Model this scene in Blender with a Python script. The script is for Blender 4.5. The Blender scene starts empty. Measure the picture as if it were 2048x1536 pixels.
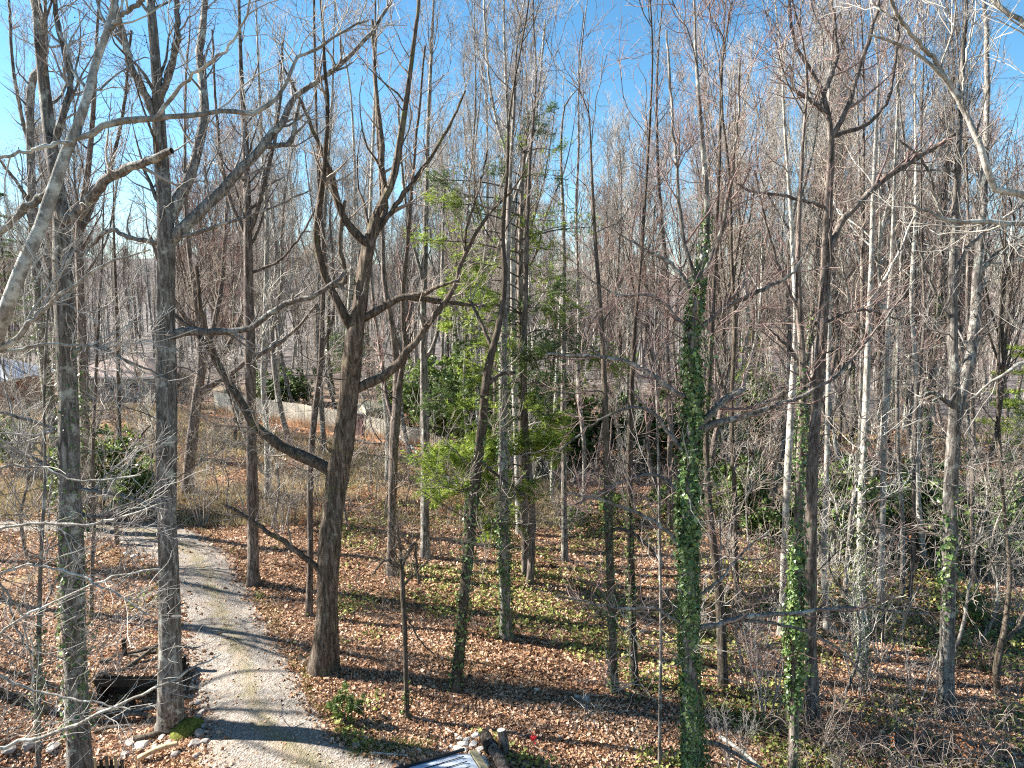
import bpy, math, random
import numpy as np
from mathutils import Vector
PI = math.pi
SC = bpy.context.scene
COL = SC.collection

# ------------------------------------------------------------------ camera, sky, sun, exposure
FPX = 1384.0                       # focal length in pixels of the 2048 wide photograph
PITCH = math.radians(6.9)
CAMZ = 10.5
cam_d = bpy.data.cameras.new('camera'); cam = bpy.data.objects.new('camera', cam_d); COL.objects.link(cam)
cam_d.sensor_width = 36; cam_d.lens = 36*FPX/2048; cam_d.clip_end = 4000; cam_d.clip_start = 0.1
cam.location = (0, 0, CAMZ); cam.rotation_euler = (PI/2-PITCH, 0, 0)
SC.camera = cam
SUN_EL = math.radians(32); SUN_AZ = math.radians(14)      # sun on the left, slightly beyond the camera's side
sdir = Vector((-math.cos(SUN_EL)*math.cos(SUN_AZ), math.cos(SUN_EL)*math.sin(SUN_AZ), math.sin(SUN_EL)))
w = bpy.data.worlds.new('World'); SC.world = w; w.use_nodes = True
nt = w.node_tree; bg = nt.nodes['Background']
sky = nt.nodes.new('ShaderNodeTexSky'); sky.sky_type = 'NISHITA'; sky.sun_disc = False
sky.sun_elevation = SUN_EL; sky.sun_rotation = -(PI/2-SUN_AZ)
sky.air_density = 1.0; sky.dust_density = 0.3; sky.ozone_density = 2.0; sky.altitude = 600
hsv = nt.nodes.new('ShaderNodeHueSaturation'); hsv.inputs['Saturation'].default_value = 1.25; hsv.inputs['Hue'].default_value = .49
nt.links.new(sky.outputs[0], hsv.inputs['Color']); nt.links.new(hsv.outputs[0], bg.inputs[0]); bg.inputs[1].default_value = 0.055
sl = bpy.data.lights.new('sun', 'SUN'); sl.energy = 5.0; sl.angle = math.radians(0.5); sl.color = (1.0, 0.95, 0.87)
so = bpy.data.objects.new('sun', sl); COL.objects.link(so); so.rotation_euler = sdir.to_track_quat('Z', 'Y').to_euler(); so.location = (-60, 10, 50)
vs = SC.view_settings; vs.view_transform = 'Standard'; vs.look = 'None'; vs.exposure = 2.08; vs.gamma = 1; vs.use_curve_mapping = False
SC.cycles.use_denoising = False
SC.cycles.max_bounces = 4; SC.cycles.diffuse_bounces = 2; SC.cycles.glossy_bounces = 1; SC.cycles.transmission_bounces = 2; SC.cycles.transparent_max_bounces = 2
SC.cycles.filter_width = 1.2

# ------------------------------------------------------------------ pixel <-> ground helpers
cp, sp_ = math.cos(PITCH), math.sin(PITCH)
def ray(px, py):
    u = (px-1024)/FPX; v = -(py-768)/FPX
    return np.array([u, cp+v*sp_, -sp_+v*cp])
def P(px, py, d):                   # the point seen at pixel px,py at forward distance d
    r = ray(px, py); return np.array([0, 0, CAMZ]) + r*(d/r[1])
def zc(p):                          # depth along the camera axis
    return p[1]*cp - (p[2]-CAMZ)*sp_
def pix(p):
    z = zc(p); v = p[1]*sp_ + (p[2]-CAMZ)*cp
    return 1024+FPX*p[0]/z, 768-FPX*v/z
def s01(t): t = np.clip(t, 0, 1); return t*t*(3-2*t)
def vn(x, y, f, seed=0):            # smooth noise from sines, -1..1
    a = np.sin(x*f+seed*1.7+1.3*np.sin(y*f*.7+seed)) + np.sin(y*f*1.13+seed*2.3+1.1*np.sin(x*f*.83-seed*.6))
    b = np.sin((x+y)*f*1.9+seed*.9+np.sin((x-y)*f*1.3))
    return (a+.7*b)/2.7
def H(x, y):
    x = np.asarray(x, float); y = np.asarray(y, float)
    h = 1.05*s01((y-34)/24)*s01((6-x)/22)
    h = h - 5.0*s01((x-6)/60)*s01((y-26)/70)
    h = h + .10*vn(x, y, .9, 1) + .22*vn(x, y, .27, 2)
    h = h - 1.0*np.exp(-(((x+11.2)/2.6)**2+((y-14.6)/1.5)**2)) - .55*np.exp(-(((x+11.5)/3)**2+((y-17.6)/1.2)**2))
    far = s01((y-140)/300)
    h = h + far*(26+7*vn(x, y, .011, 4)+3*vn(x, y, .03, 7) + 10*s01((-x-20)/200))
    return h
def G(px, py, dmax=600):            # where that pixel's ray meets the ground
    r = ray(px, py); r = r/r[1]; d = 5.0
    while d < dmax:
        p = np.array([r[0]*d, d, CAMZ+r[2]*d])
        if p[2] <= H(p[0], p[1]):
            lo, hi = d-.25, d
            for _ in range(20):
                m = (lo+hi)/2
                if CAMZ+r[2]*m <= H(r[0]*m, m): hi = m
                else: lo = m
            return np.array([r[0]*hi, hi, float(H(r[0]*hi, hi))])
        d += .25
    return np.array([r[0]*dmax, dmax, float(H(r[0]*dmax, dmax))])

# ------------------------------------------------------------------ materials
def nmat(name):
    m = bpy.data.materials.new(name); m.use_nodes = True
    t = m.node_tree; b = t.nodes['Principled BSDF']; return m, t, b
def N(t, kind, **kw):
    n = t.nodes.new(kind)
    for k, v in kw.items(): setattr(n, k, v)
    return n
def ramp(t, src, stops):
    r = N(t, 'ShaderNodeValToRGB'); e = r.color_ramp.elements
    while len(e) < len(stops): e.new(.5)
    for i, (p, c) in enumerate(stops): e[i].position = p; e[i].color = (*c, 1)
    t.links.new(src, r.inputs[0]); return r
def mapping(t, scale, out='Object'):
    tc = N(t, 'ShaderNodeTexCoord'); mp = N(t, 'ShaderNodeMapping'); mp.inputs['Scale'].default_value = scale
    t.links.new(tc.outputs[out], mp.inputs[0]); return mp.outputs[0]
def noise(t, vec, scale, detail=4, rough=.6):
    n = N(t, 'ShaderNodeTexNoise'); n.inputs['Scale'].default_value = scale; n.inputs['Detail'].default_value = detail; n.inputs['Roughness'].default_value = rough
    t.links.new(vec, n.inputs['Vector']); return n.outputs[0]
def mixc(t, fac, a, b, bt='MIX'):
    m = N(t, 'ShaderNodeMix', data_type='RGBA', blend_type=bt)
    for s, v in ((m.inputs[0], fac), (m.inputs[6], a), (m.inputs[7], b)):
        if isinstance(v, (int, float)): s.default_value = v
        elif isinstance(v, tuple): s.default_value = (*v, 1)
        else: t.links.new(v, s)
    return m.outputs[2]
def bump(t, b, h, strength=.6, dist=.02):
    n = N(t, 'ShaderNodeBump'); n.inputs['Strength'].default_value = strength; n.inputs['Distance'].default_value = dist
    t.links.new(h, n.inputs['Height']); t.links.new(n.outputs[0], b.inputs['Normal'])
def rough(b, r, spec=.25):
    b.inputs['Roughness'].default_value = r; b.inputs['Specular IOR Level'].default_value = spec
def bark(name, dark, mid, light, lichen=None, lich=.0, zs=1.0, bstr=.9, moss=None):
    m, t, b = nmat(name); rough(b, .9, .15)
    v = mapping(t, (11, 11, 1.6*zs)); v2 = mapping(t, (1, 1, 1)); v3 = mapping(t, (1, 1, .17))
    n1 = noise(t, v, 1.3, 7, .72); n3 = noise(t, v3, 14, 5, .7); n3.node.inputs['Distortion'].default_value = .9
    r = ramp(t, n1, [(.38, dark), (.5, mid), (.62, light)])
    c = mixc(t, .6, r.outputs[0], ramp(t, n3, [(.4, dark), (.52, mid), (.62, light)]).outputs[0])
    if lichen:
        n2 = noise(t, v2, 3.2, 5, .7); f = ramp(t, n2, [(.56-lich, (0, 0, 0)), (.66-lich, (1, 1, 1))])
        c = mixc(t, f.outputs[0], c, lichen)
    if moss:
        n4 = noise(t, v2, 1.7, 5, .7); f = ramp(t, n4, [(.57, (0, 0, 0)), (.7, (.8, .8, .8))]); c = mixc(t, f.outputs[0], c, moss)
    oi = N(t, 'ShaderNodeObjectInfo'); hs = N(t, 'ShaderNodeHueSaturation')
    mr = N(t, 'ShaderNodeMapRange'); mr.inputs['To Min'].default_value = .8; mr.inputs['To Max'].default_value = 1.25
    t.links.new(oi.outputs['Random'], mr.inputs[0]); t.links.new(mr.outputs[0], hs.inputs['Value']); t.links.new(c, hs.inputs['Color'])
    t.links.new(hs.outputs[0], b.inputs['Base Color'])
    ad = N(t, 'ShaderNodeMath', operation='ADD'); t.links.new(n1, ad.inputs[0]); t.links.new(n3, ad.inputs[1])
    bump(t, b, ad.outputs[0], bstr, .05); return m
M = {}
M['bark_grey'] = bark('bark_grey', (.045, .038, .033), (.17, .15, .13), (.40, .365, .32), (.46, .46, .40), .02)
M['bark_brown'] = bark('bark_brown', (.04, .03, .024), (.14, .112, .093), (.33, .28, .24), (.38, .36, .31), -.05)
M['bark_furrow'] = bark('bark_furrow', (.035, .025, .018), (.11, .084, .062), (.29, .235, .185), (.30, .29, .22), -.06, .7, 1.0, moss=(.16, .17, .06))
M['bark_pale'] = bark('bark_pale', (.10, .09, .075), (.27, .25, .215), (.42, .39, .345), (.47, .47, .42), .06, 3.0, .5)
M['bark_dark'] = bark('bark_dark', (.035, .027, .02), (.10, .08, .06), (.20, .165, .13), (.25, .24, .2), -.08)
def twig(name, a, b_, ):
    m, t, b = nmat(name); rough(b, .85, .2)
    v = mapping(t, (1, 1, 1)); n = noise(t, v, 1.4, 4, .7)
    oi = N(t, 'ShaderNodeObjectInfo'); r = ramp(t, n, [(.36, a), (.62, b_)])
    hs = N(t, 'ShaderNodeHueSaturation'); mr = N(t, 'ShaderNodeMapRange'); mr.inputs['To Min'].default_value = .8; mr.inputs['To Max'].default_value = 1.25
    t.links.new(oi.outputs['Random'], mr.inputs[0]); t.links.new(mr.outputs[0], hs.inputs['Value']); t.links.new(r.outputs[0], hs.inputs['Color'])
    t.links.new(hs.outputs[0], b.inputs['Base Color']); return m
M['twig_grey'] = twig('twig_grey', (.16, .14, .125), (.38, .35, .32))
M['twig_red'] = twig('twig_red', (.15, .085, .075), (.32, .24, .21))
M['twig_tan'] = twig('twig_tan', (.18, .145, .115), (.40, .34, .285))
M['twig_pale'] = twig('twig_pale', (.30, .275, .235), (.52, .49, .43))
M['twig_dark'] = twig('twig_dark', (.06, .05, .042), (.20, .17, .145))
def leafy(name, stops, r=.5, spec=.4, trans=.25, bmp=False):
    m, t, b = nmat(name); rough(b, r, spec)
    at = N(t, 'ShaderNodeAttribute', attribute_name='rnd')
    rp = ramp(t, at.outputs['Fac'], stops)
    t.links.new(rp.outputs[0], b.inputs['Base Color'])
    if trans > 0:
        out = t.nodes['Material Output']; tr = N(t, 'ShaderNodeBsdfTranslucent'); mx = N(t, 'ShaderNodeMixShader'); mx.inputs[0].default_value = trans
        t.links.new(rp.outputs[0], tr.inputs[0]); t.links.new(b.outputs[0], mx.inputs[1]); t.links.new(tr.outputs[0], mx.inputs[2]); t.links.new(mx.outputs[0], out.inputs[0])
    return m
M['ivy'] = leafy('ivy_leaf', [(0, (.025, .055, .018)), (.35, (.065, .125, .033)), (.7, (.14, .22, .055)), (1, (.32, .37, .15))], .34, .6, .22)
M['ivy_pale'] = leafy('ivy_leaf_pale', [(0, (.05, .075, .03)), (.5, (.12, .16, .07)), (1, (.26, .28, .14))], .4, .5, .15)
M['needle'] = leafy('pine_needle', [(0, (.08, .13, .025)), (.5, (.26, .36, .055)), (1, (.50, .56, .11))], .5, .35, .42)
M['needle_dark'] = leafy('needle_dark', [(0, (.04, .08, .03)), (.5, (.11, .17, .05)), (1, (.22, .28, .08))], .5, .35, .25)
M['broad_green'] = leafy('evergreen_leaf', [(0, (.05, .09, .025)), (.5, (.14, .21, .05)), (1, (.30, .34, .10))], .45, .45, .35)
M['cover'] = leafy('ground_cover_leaf', [(0, (.08, .11, .025)), (.5, (.24, .26, .065)), (1, (.44, .42, .15))], .6, .3, .2)
M['litter'] = leafy('dead_leaf', [(0, (.09, .045, .025)), (.2, (.24, .12, .06)), (.45, (.43, .245, .14)), (.72, (.58, .39, .26)), (1, (.74, .59, .46))], .7, .25, .15)
M['dry_leaf'] = leafy('clinging_dead_leaf', [(0, (.14, .05, .02)), (.5, (.33, .13, .05)), (1, (.5, .24, .10))], .6, .3, .3)
M['dry_grass'] = leafy('dry_grass_blade', [(0, (.20, .15, .07)), (.5, (.42, .34, .19)), (1, (.62, .54, .34))], .7, .2, .2)
M['grass'] = leafy('grass_blade', [(0, (.07, .11, .02)), (.5, (.19, .25, .04)), (1, (.38, .40, .11))], .6, .3, .3)
M['red_leaf'] = leafy('red_leaf', [(0, (.35, .01, .02)), (1, (.6, .03, .05))], .5, .3, .3)
M['pod'] = leafy('seed_pod', [(0, (.03, .022, .018)), (1, (.10, .065, .045))], .8, .1, 0)
def plain(name, c, r=.6, spec=.4, metal=0, ns=0, var=.25, bs=0, coat=0):
    m, t, b = nmat(name); rough(b, r, spec); b.inputs['Metallic'].default_value = metal; b.inputs['Coat Weight'].default_value = coat
    if ns:
        v = mapping(t, (1, 1, 1)); n = noise(t, v, ns, 6, .65)
        rp = ramp(t, n, [(.3, tuple(x*(1-var) for x in c)), (.7, tuple(min(1, x*(1+var)) for x in c))]); t.links.new(rp.outputs[0], b.inputs['Base Color'])
        if bs: bump(t, b, n, bs, .03)
    else: b.inputs['Base Color'].default_value = (*c, 1)
    return m
M['stone'] = plain('field_stone', (.30, .27, .24), .9, .2, 0, 5, .45, .6)
M['stone_pale'] = plain('pale_stone', (.55, .52, .47), .9, .2, 0, 6, .3, .5)
M['moss'] = plain('moss', (.13, .14, .03), 1, .1, 0, 14, .6, 1)
M['wood_old'] = plain('weathered_wood', (.16, .125, .09), .9, .15, 0, 7, .5, .5)
M['wood_dark'] = plain('dark_wood', (.035, .028, .022), .9, .15, 0, 7, .5, .5)
M['wood_tan'] = plain('split_wood', (.46, .34, .20), .8, .2, 0, 9, .3, .4)
M['roof_blue'] = plain('grey_roof_shingle', (.36, .40, .47), .85, .3, 0, 3, .15, .2)
M['roof_tan'] = plain('tan_roof_shingle', (.27, .21, .185), .9, .2, 0, 4, .2, .2)
M['shed_wall'] = plain('cream_siding', (.52, .47, .36), .8, .2, 0, 3, .12)
M['trim'] = plain('white_trim', (.7, .7, .68), .6)
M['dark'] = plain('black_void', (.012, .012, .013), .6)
M['glass'] = plain('window_glass', (.03, .04, .05), .08, .6)
M['car_paint'] = plain('silver_car_paint', (.58, .64, .72), .35, .5, .1, 0, 0, 0, .5)
M['rubber'] = plain('black_rubber', (.015, .015, .016), .5)
M['tan_paint'] = plain('tan_car_trim', (.30, .26, .16), .4)
M['chrome'] = plain('metal_rim', (.5, .5, .5), .3, .5, 1)

def brick_mat():
    m, t, b = nmat('red_brick'); rough(b, .9, .2)
    v = mapping(t, (1, 1, 1)); rt = N(t, 'ShaderNodeMapping'); rt.inputs['Rotation'].default_value = (PI/2, 0, 0); t.links.new(v, rt.inputs[0])
    br = N(t, 'ShaderNodeTexBrick'); t.links.new(rt.outputs[0], br.inputs['Vector']); br.inputs['Scale'].default_value = 3.2
    br.inputs['Color1'].default_value = (.30, .10, .05, 1); br.inputs['Color2'].default_value = (.22, .075, .045, 1); br.inputs['Mortar'].default_value = (.38, .33, .28, 1)
    t.links.new(br.outputs[0], b.inputs['Base Color']); return m
M['brick'] = brick_mat()
def fence_mat():
    m, t, b = nmat('cream_fence_board'); rough(b, .8, .2)
    tc = N(t, 'ShaderNodeTexCoord'); sx = N(t, 'ShaderNodeSeparateXYZ'); t.links.new(tc.outputs['UV'], sx.inputs[0])
    wob = noise(t, tc.outputs['Object'], 1.2, 5, .7)
    ad = N(t, 'ShaderNodeMath', operation='MULTIPLY_ADD'); t.links.new(wob, ad.inputs[0]); ad.inputs[1].default_value = -.45; t.links.new(sx.outputs[1], ad.inputs[2])
    st = ramp(t, ad.outputs[0], [(.0, (.46, .27, .14)), (.25, (.66, .59, .47))])     # clay splashed on the foot of the boards
    t.links.new(st.outputs[0], b.inputs['Base Color']); return m
M['fence'] = fence_mat()
M['fence_red'] = plain('purplish_brown_panel', (.24, .15, .14), .8, .2, 0, 5, .3)
M['fence_cap'] = plain('grey_metal_cap', (.40, .42, .44), .5)
M['clay'] = plain('orange_clay', (.45, .24, .13), 1, .1, 0, 2.5, .35, .4)

def ground_mat():
    m, t, b = nmat('forest_floor'); rough(b, 1, .1)
    v = mapping(t, (1, 1, 1)); n1 = noise(t, v, 9, 8, .75); n2 = noise(t, v, .35, 5, .6); n3 = noise(t, v, .9, 5, .65)
    base = ramp(t, n1, [(.3, (.09, .055, .035)), (.48, (.24, .15, .095)), (.6, (.38, .255, .17)), (.75, (.50, .38, .28))]).outputs[0]
    grn = ramp(t, n1, [(.3, (.10, .095, .035)), (.6, (.26, .24, .09)), (.8, (.42, .37, .17))]).outputs[0]
    f = ramp(t, n2, [(.52, (0, 0, 0)), (.66, (.75, .75, .75))]).outputs[0]
    c = mixc(t, f, base, grn)
    soil = ramp(t, n1, [(.3, (.05, .03, .02)), (.7, (.17, .10, .065))]).outputs[0]
    c = mixc(t, ramp(t, n3, [(.5, (0, 0, 0)), (.7, (.8, .8, .8))]).outputs[0], c, soil)
    ge = N(t, 'ShaderNodeNewGeometry'); sx = N(t, 'ShaderNodeSeparateXYZ'); t.links.new(ge.outputs['Position'], sx.inputs[0])
    mr = N(t, 'ShaderNodeMapRange'); mr.inputs['From Min'].default_value = 52; mr.inputs['From Max'].default_value = 95; t.links.new(sx.outputs[1], mr.inputs[0])
    v4 = mapping(t, (.3, .05, .3)); n4 = noise(t, v4, 3, 8, .8)
    wood = ramp(t, n4, [(.35, (.06, .052, .045)), (.5, (.13, .11, .10)), (.65, (.24, .21, .19))]).outputs[0]    # wooded far slopes
    c = mixc(t, mr.outputs[0], c, wood)
    t.links.new(c, b.inputs['Base Color']); bump(t, b, n1, .8, .06); return m
M['ground'] = ground_mat()
def gravel_mat():
    m, t, b = nmat('gravel_drive'); rough(b, .95, .15)
    v = mapping(t, (1, 1, 1)); vo = N(t, 'ShaderNodeTexVoronoi'); vo.inputs['Scale'].default_value = 22; t.links.new(v, vo.inputs['Vector'])
    n1 = noise(t, v, 2.2, 7, .7); n2 = noise(t, v, 30, 5, .75)
    g = ramp(t, vo.outputs['Color'], [(.1, (.10, .088, .075)), (.5, (.25, .228, .20)), (.9, (.42, .39, .35))]).outputs[0]
    g = mixc(t, ramp(t, n2, [(.4, (.75, .75, .75)), (.6, (0, 0, 0))]).outputs[0], g, (.15, .12, .095))
    tc = N(t, 'ShaderNodeTexCoord'); sx = N(t, 'ShaderNodeSeparateXYZ'); t.links.new(tc.outputs['UV'], sx.inputs[0])
    # grassy strip between the wheel tracks and worn edges, from the across-coordinate
    c1 = N(t, 'ShaderNodeMath', operation='SUBTRACT'); t.links.new(sx.outputs[0], c1.inputs[0]); c1.inputs[1].default_value = .53
    c2 = N(t, 'ShaderNodeMath', operation='ABSOLUTE'); t.links.new(c1.outputs[0], c2.inputs[0])
    n5 = noise(t, v, 1.6, 8, .75)
    c3 = N(t, 'ShaderNodeMath', operation='MULTIPLY_ADD'); t.links.new(n5, c3.inputs[0]); c3.inputs[1].default_value = -.55; t.links.new(c2.outputs[0], c3.inputs[2])
    f = ramp(t, c3.outputs[0], [(.0, (.0, .0, .0)), (.02, (0, 0, 0))])
    add = N(t, 'ShaderNodeMath', operation='ADD'); t.links.new(c3.outputs[0], add.inputs[0]); add.inputs[1].default_value = .5
    f = ramp(t, add.outputs[0], [(.22, (.8, .8, .8)), (.36, (0, 0, 0))])
    moss = ramp(t, n2, [(.35, (.09, .075, .04)), (.65, (.25, .215, .12))]).outputs[0]
    c = mixc(t, f.outputs[0], g, moss)
    dirt = ramp(t, n1, [(.5, (0, 0, 0)), (.68, (.7, .7, .7))]).outputs[0]
    c = mixc(t, dirt, c, (.26, .20, .15))
    e1 = N(t, 'ShaderNodeMath', operation='SUBTRACT'); t.links.new(sx.outputs[0], e1.inputs[0]); e1.inputs[1].default_value = .5
    e2 = N(t, 'ShaderNodeMath', operation='ABSOLUTE'); t.links.new(e1.outputs[0], e2.inputs[0])
    e3 = N(t, 'ShaderNodeMath', operation='MULTIPLY_ADD'); t.links.new(n5, e3.inputs[0]); e3.inputs[1].default_value = .5; t.links.new(e2.outputs[0], e3.inputs[2])
    ef = ramp(t, e3.outputs[0], [(.70, (0, 0, 0)), (.80, (.9, .9, .9))]).outputs[0]
    c = mixc(t, ef, c, ramp(t, n2, [(.3, (.09, .06, .035)), (.7, (.26, .19, .11))]).outputs[0])
    t.links.new(c, b.inputs['Base Color'])
    bump(t, b, vo.outputs['Distance'], .7, .03); return m
M['gravel'] = gravel_mat()
def water_mat():
    m, t, b = nmat('creek_water'); b.inputs['Base Color'].default_value = (.01, .02, .035, 1); rough(b, .05, .8)
    v = mapping(t, (1, 1, 1)); bump(t, b, noise(t, v, 5, 3, .5), .25, .02); return m
M['water'] = water_mat()

# ------------------------------------------------------------------ mesh building
def unit(a): return a/np.maximum(np.linalg.norm(a, axis=-1, keepdims=True), 1e-9)
class MB:
    def __init__(s): s.v = []; s.f = {3: [], 4: []}; s.mi = {3: [], 4: []}; s.r = []; s.sm = {3: [], 4: []}; s.n = 0
    def add(s, v, f, mi=0, rnd=None, smooth=True):
        v = np.asarray(v, float).reshape(-1, 3); f = np.asarray(f, np.int64); k = f.shape[1]
        s.v.append(v); s.f[k].append(f+s.n); s.mi[k].append(np.full(len(f), mi)); s.sm[k].append(np.full(len(f), smooth))
        s.r.append(np.zeros(len(v)) if rnd is None else rnd); s.n += len(v)
    def tubes(s, P_, R_, S=3, mi=0, rmod=None):
        P_ = np.asarray(P_, float); R_ = np.asarray(R_, float); n, K = P_.shape[:2]
        if n == 0: return
        T = unit(np.gradient(P_, axis=1)); mt = np.abs(T.mean(1)); ref = np.eye(3)[np.argmin(mt, 1)][:, None, :]
        U = unit(np.cross(T, np.broadcast_to(ref, T.shape))); V = np.cross(T, U)
        th = np.arange(S)*2*PI/S; R3 = R_[:, :, None]*np.ones(S)
        if rmod is not None: R3 = R3*rmod
        v = P_[:, :, None, :] + R3[..., None]*(np.cos(th)[:, None]*U[:, :, None, :]+np.sin(th)[:, None]*V[:, :, None, :])
        i = np.arange(n)[:, None, None]*K*S; k = np.arange(K-1)[None, :, None]*S; a = np.arange(S)[None, None, :]; a2 = (a+1) % S
        f = np.stack([i+k+a, i+k+a2, i+k+S+a2, i+k+S+a], -1).reshape(-1, 4)
        s.add(v, f, mi)
    def quads(s, q, mi=0, rnd=None):
        n = len(q); s.add(q.reshape(-1, 3), np.arange(n*4).reshape(n, 4), mi, None if rnd is None else np.repeat(rnd, 4), False)
    def tris(s, q, mi=0, rnd=None):
        n = len(q); s.add(q.reshape(-1, 3), np.arange(n*3).reshape(n, 3), mi, None if rnd is None else np.repeat(rnd, 3), False)
    def mesh(s, name, mats, loc=(0, 0, 0)):
        me = bpy.data.meshes.new(name); v = np.concatenate(s.v)-np.asarray(loc)
        me.vertices.add(len(v)); me.vertices.foreach_set('co', v.astype(np.float32).ravel())
        L = []; ls = []; mi = []; sm = []; o = 0
        for k in (3, 4):
            if s.f[k]:
                f = np.concatenate(s.f[k]); L.append(f.ravel()); ls.append(o+np.arange(len(f))*k); o += len(f)*k; mi.append(np.concatenate(s.mi[k])); sm.append(np.concatenate(s.sm[k]))
        L = np.concatenate(L); ls = np.concatenate(ls); mi = np.concatenate(mi); sm = np.concatenate(sm)
        me.loops.add(len(L)); me.loops.foreach_set('vertex_index', L.astype(np.int32))
        me.polygons.add(len(ls)); me.polygons.foreach_set('loop_start', ls.astype(np.int32)); me.polygons.foreach_set('material_index', mi.astype(np.int32)); me.polygons.foreach_set('use_smooth', sm.astype(bool))
        at = me.attributes.new('rnd', 'FLOAT', 'POINT'); at.data.foreach_set('value', np.concatenate(s.r).astype(np.float32))
        for m in mats: me.materials.append(M[m] if isinstance(m, str) else m)
        me.update(calc_edges=True); return me
def link(name, me, parent=None, loc=(0, 0, 0)):
    o = bpy.data.objects.new(name, me); COL.objects.link(o)
    if parent is not None: o.parent = parent
    else: o.location = loc
    return o
def tag(o, label=None, cat=None, group=None, kind=None):
    if label: o['label'] = label
    if cat: o['category'] = cat
    if group: o['group'] = group
    if kind: o['kind'] = kind
    return o
def empty(name, loc, label, cat, group=None, rz=0):
    o = bpy.data.objects.new(name, None); COL.objects.link(o); o.location = tuple(loc); o.rotation_euler = (0, 0, rz); return tag(o, label, cat, group)
def copy_tree(src, loc, rz, sc, label, group, tilt=(0, 0)):
    r = src.copy(); COL.objects.link(r); r.location = tuple(loc); r.rotation_euler = (tilt[0], tilt[1], rz); r.scale = sc
    r['label'] = label; r['group'] = group
    for ch in list(src.children):
        c = ch.copy(); COL.objects.link(c); c.parent = r
    return r
def move(src, loc, rz, sc, label, group, tilt=(0, 0)):
    src.location = tuple(loc); src.rotation_euler = (tilt[0], tilt[1], rz); src.scale = sc; src['label'] = label; src['group'] = group; return src

# ------------------------------------------------------------------ growing branches (all vectorised)
def resample(pts, rad, K):
    pts = np.asarray(pts, float); rad = np.asarray(rad, float); n = len(pts)
    if n > 2:                                       # Catmull-Rom through the points
        e = np.vstack([2*pts[0]-pts[1], pts, 2*pts[-1]-pts[-2]]); o = []; r = []
        for i in range(n-1):
            p0, p1, p2, p3 = e[i:i+4]
            for t in np.linspace(0, 1, 8, endpoint=False):
                o.append(.5*((2*p1)+(p2-p0)*t+(2*p0-5*p1+4*p2-p3)*t*t+(-p0+3*p1-3*p2+p3)*t**3)); r.append(rad[i]*(1-t)+rad[i+1]*t)
        o.append(pts[-1]); r.append(rad[-1]); pts = np.array(o); rad = np.array(r)
    d = np.r_[0, np.cumsum(np.linalg.norm(np.diff(pts, axis=0), axis=1))]; u = np.linspace(0, d[-1], K)
    return np.stack([np.interp(u, d, pts[:, k]) for k in range(3)], 1), np.interp(u, d, rad)
def plen(Pp): return np.linalg.norm(np.diff(Pp, axis=1), axis=2).sum(1)
def grow(rg, Pp, Rp, per_m, L, K=4, t0=.15, t1=1., ang=(45, 12), up=.1, wig=.16, rr=.6, rmax=9, rmin=.004, tip=.003, shrink=.5):
    if len(Pp) == 0: return np.zeros((0, K, 3)), np.zeros((0, K))
    n = rg.poisson(np.maximum(plen(Pp)*(t1-t0)*per_m, .01)); idx = np.repeat(np.arange(len(Pp)), n); m = len(idx)
    if m == 0: return np.zeros((0, K, 3)), np.zeros((0, K))
    kp = Pp.shape[1]; t = t0+(t1-t0)*rg.random(m); f = t*(kp-1); i = np.minimum(f.astype(int), kp-2); a = (f-i)[:, None]
    p = Pp[idx, i]*(1-a)+Pp[idx, i+1]*a; T = unit(Pp[idx, i+1]-Pp[idx, i]); r = Rp[idx, i]*(1-a[:, 0])+Rp[idx, i+1]*a[:, 0]
    w_ = rg.normal(size=(m, 3)); w_[:, 2] += up*2; perp = unit(w_-T*(w_*T).sum(1, keepdims=True))
    an = np.radians(rg.normal(ang[0], ang[1], m))[:, None]; D = np.cos(an)*T+np.sin(an)*perp; D[:, 2] += up; D = unit(D)
    ln = L*(1-shrink*t)*rg.uniform(.55, 1.3, m); seg = (ln/(K-1))[:, None]
    out = np.zeros((m, K, 3)); out[:, 0] = p
    for k in range(1, K):
        out[:, k] = out[:, k-1]+D*seg; D = unit(D+rg.normal(scale=wig, size=(m, 3))+np.array([0, 0, up*.8]))
    r0 = np.clip(r*rr*rg.uniform(.6, 1, m), rmin, rmax); rad = r0[:, None]+(np.minimum(tip, r0)-r0)[:, None]*(np.linspace(0, 1, K)[None, :]**.8)
    return out, rad
def pods(rg, mb, tw, frac, size, mi, n=1):
    if len(tw) == 0: return
    sel = rg.random(len(tw)) < frac; c = tw[sel][:, -1]; m = len(c)
    if m == 0: return
    a = unit(rg.normal(size=(m, 3))); b = unit(np.cross(a, rg.normal(size=(m, 3)))); s_ = size*rg.uniform(.6, 1.3, (m, 1))
    mb.quads(np.stack([c-a*s_, c-b*s_*.6, c+a*s_, c+b*s_*.6], 1), mi, rg.random(m))
def trunk_mesh(rg, mb, pts, rad, K, S, flare=.8, lump=.06, mi=0, base=True):
    p, r = resample(pts, rad, K); z = np.r_[0, np.cumsum(np.linalg.norm(np.diff(p, axis=0), axis=1))]
    th = np.arange(S)*2*PI/S; ph = rg.uniform(0, 6.28, 6)
    rm = 1+lump*np.sin(3*th[None, :]+ph[0]+z[:, None]*.5)+lump*.8*np.sin(2*th[None, :]+ph[1]-z[:, None]*.9)+lump*.6*np.sin(5*th[None, :]+ph[2]+1.2*z[:, None])
    rm += lump*.7*rg.normal(size=(K, S))*.5
    rm += (lump*1.2*np.sin(z*1.7+ph[3])*np.sin(z*.6+ph[4]))[:, None]
    if base: rm += flare*.5*np.exp(-z/.28)[:, None]*(1+.55*np.sin(5*th[None, :]+ph[5])+.3*np.sin(3*th+ph[2])[None, :])
    mb.tubes(p[None], r[None], S, mi, rm[None]); return p, r
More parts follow.
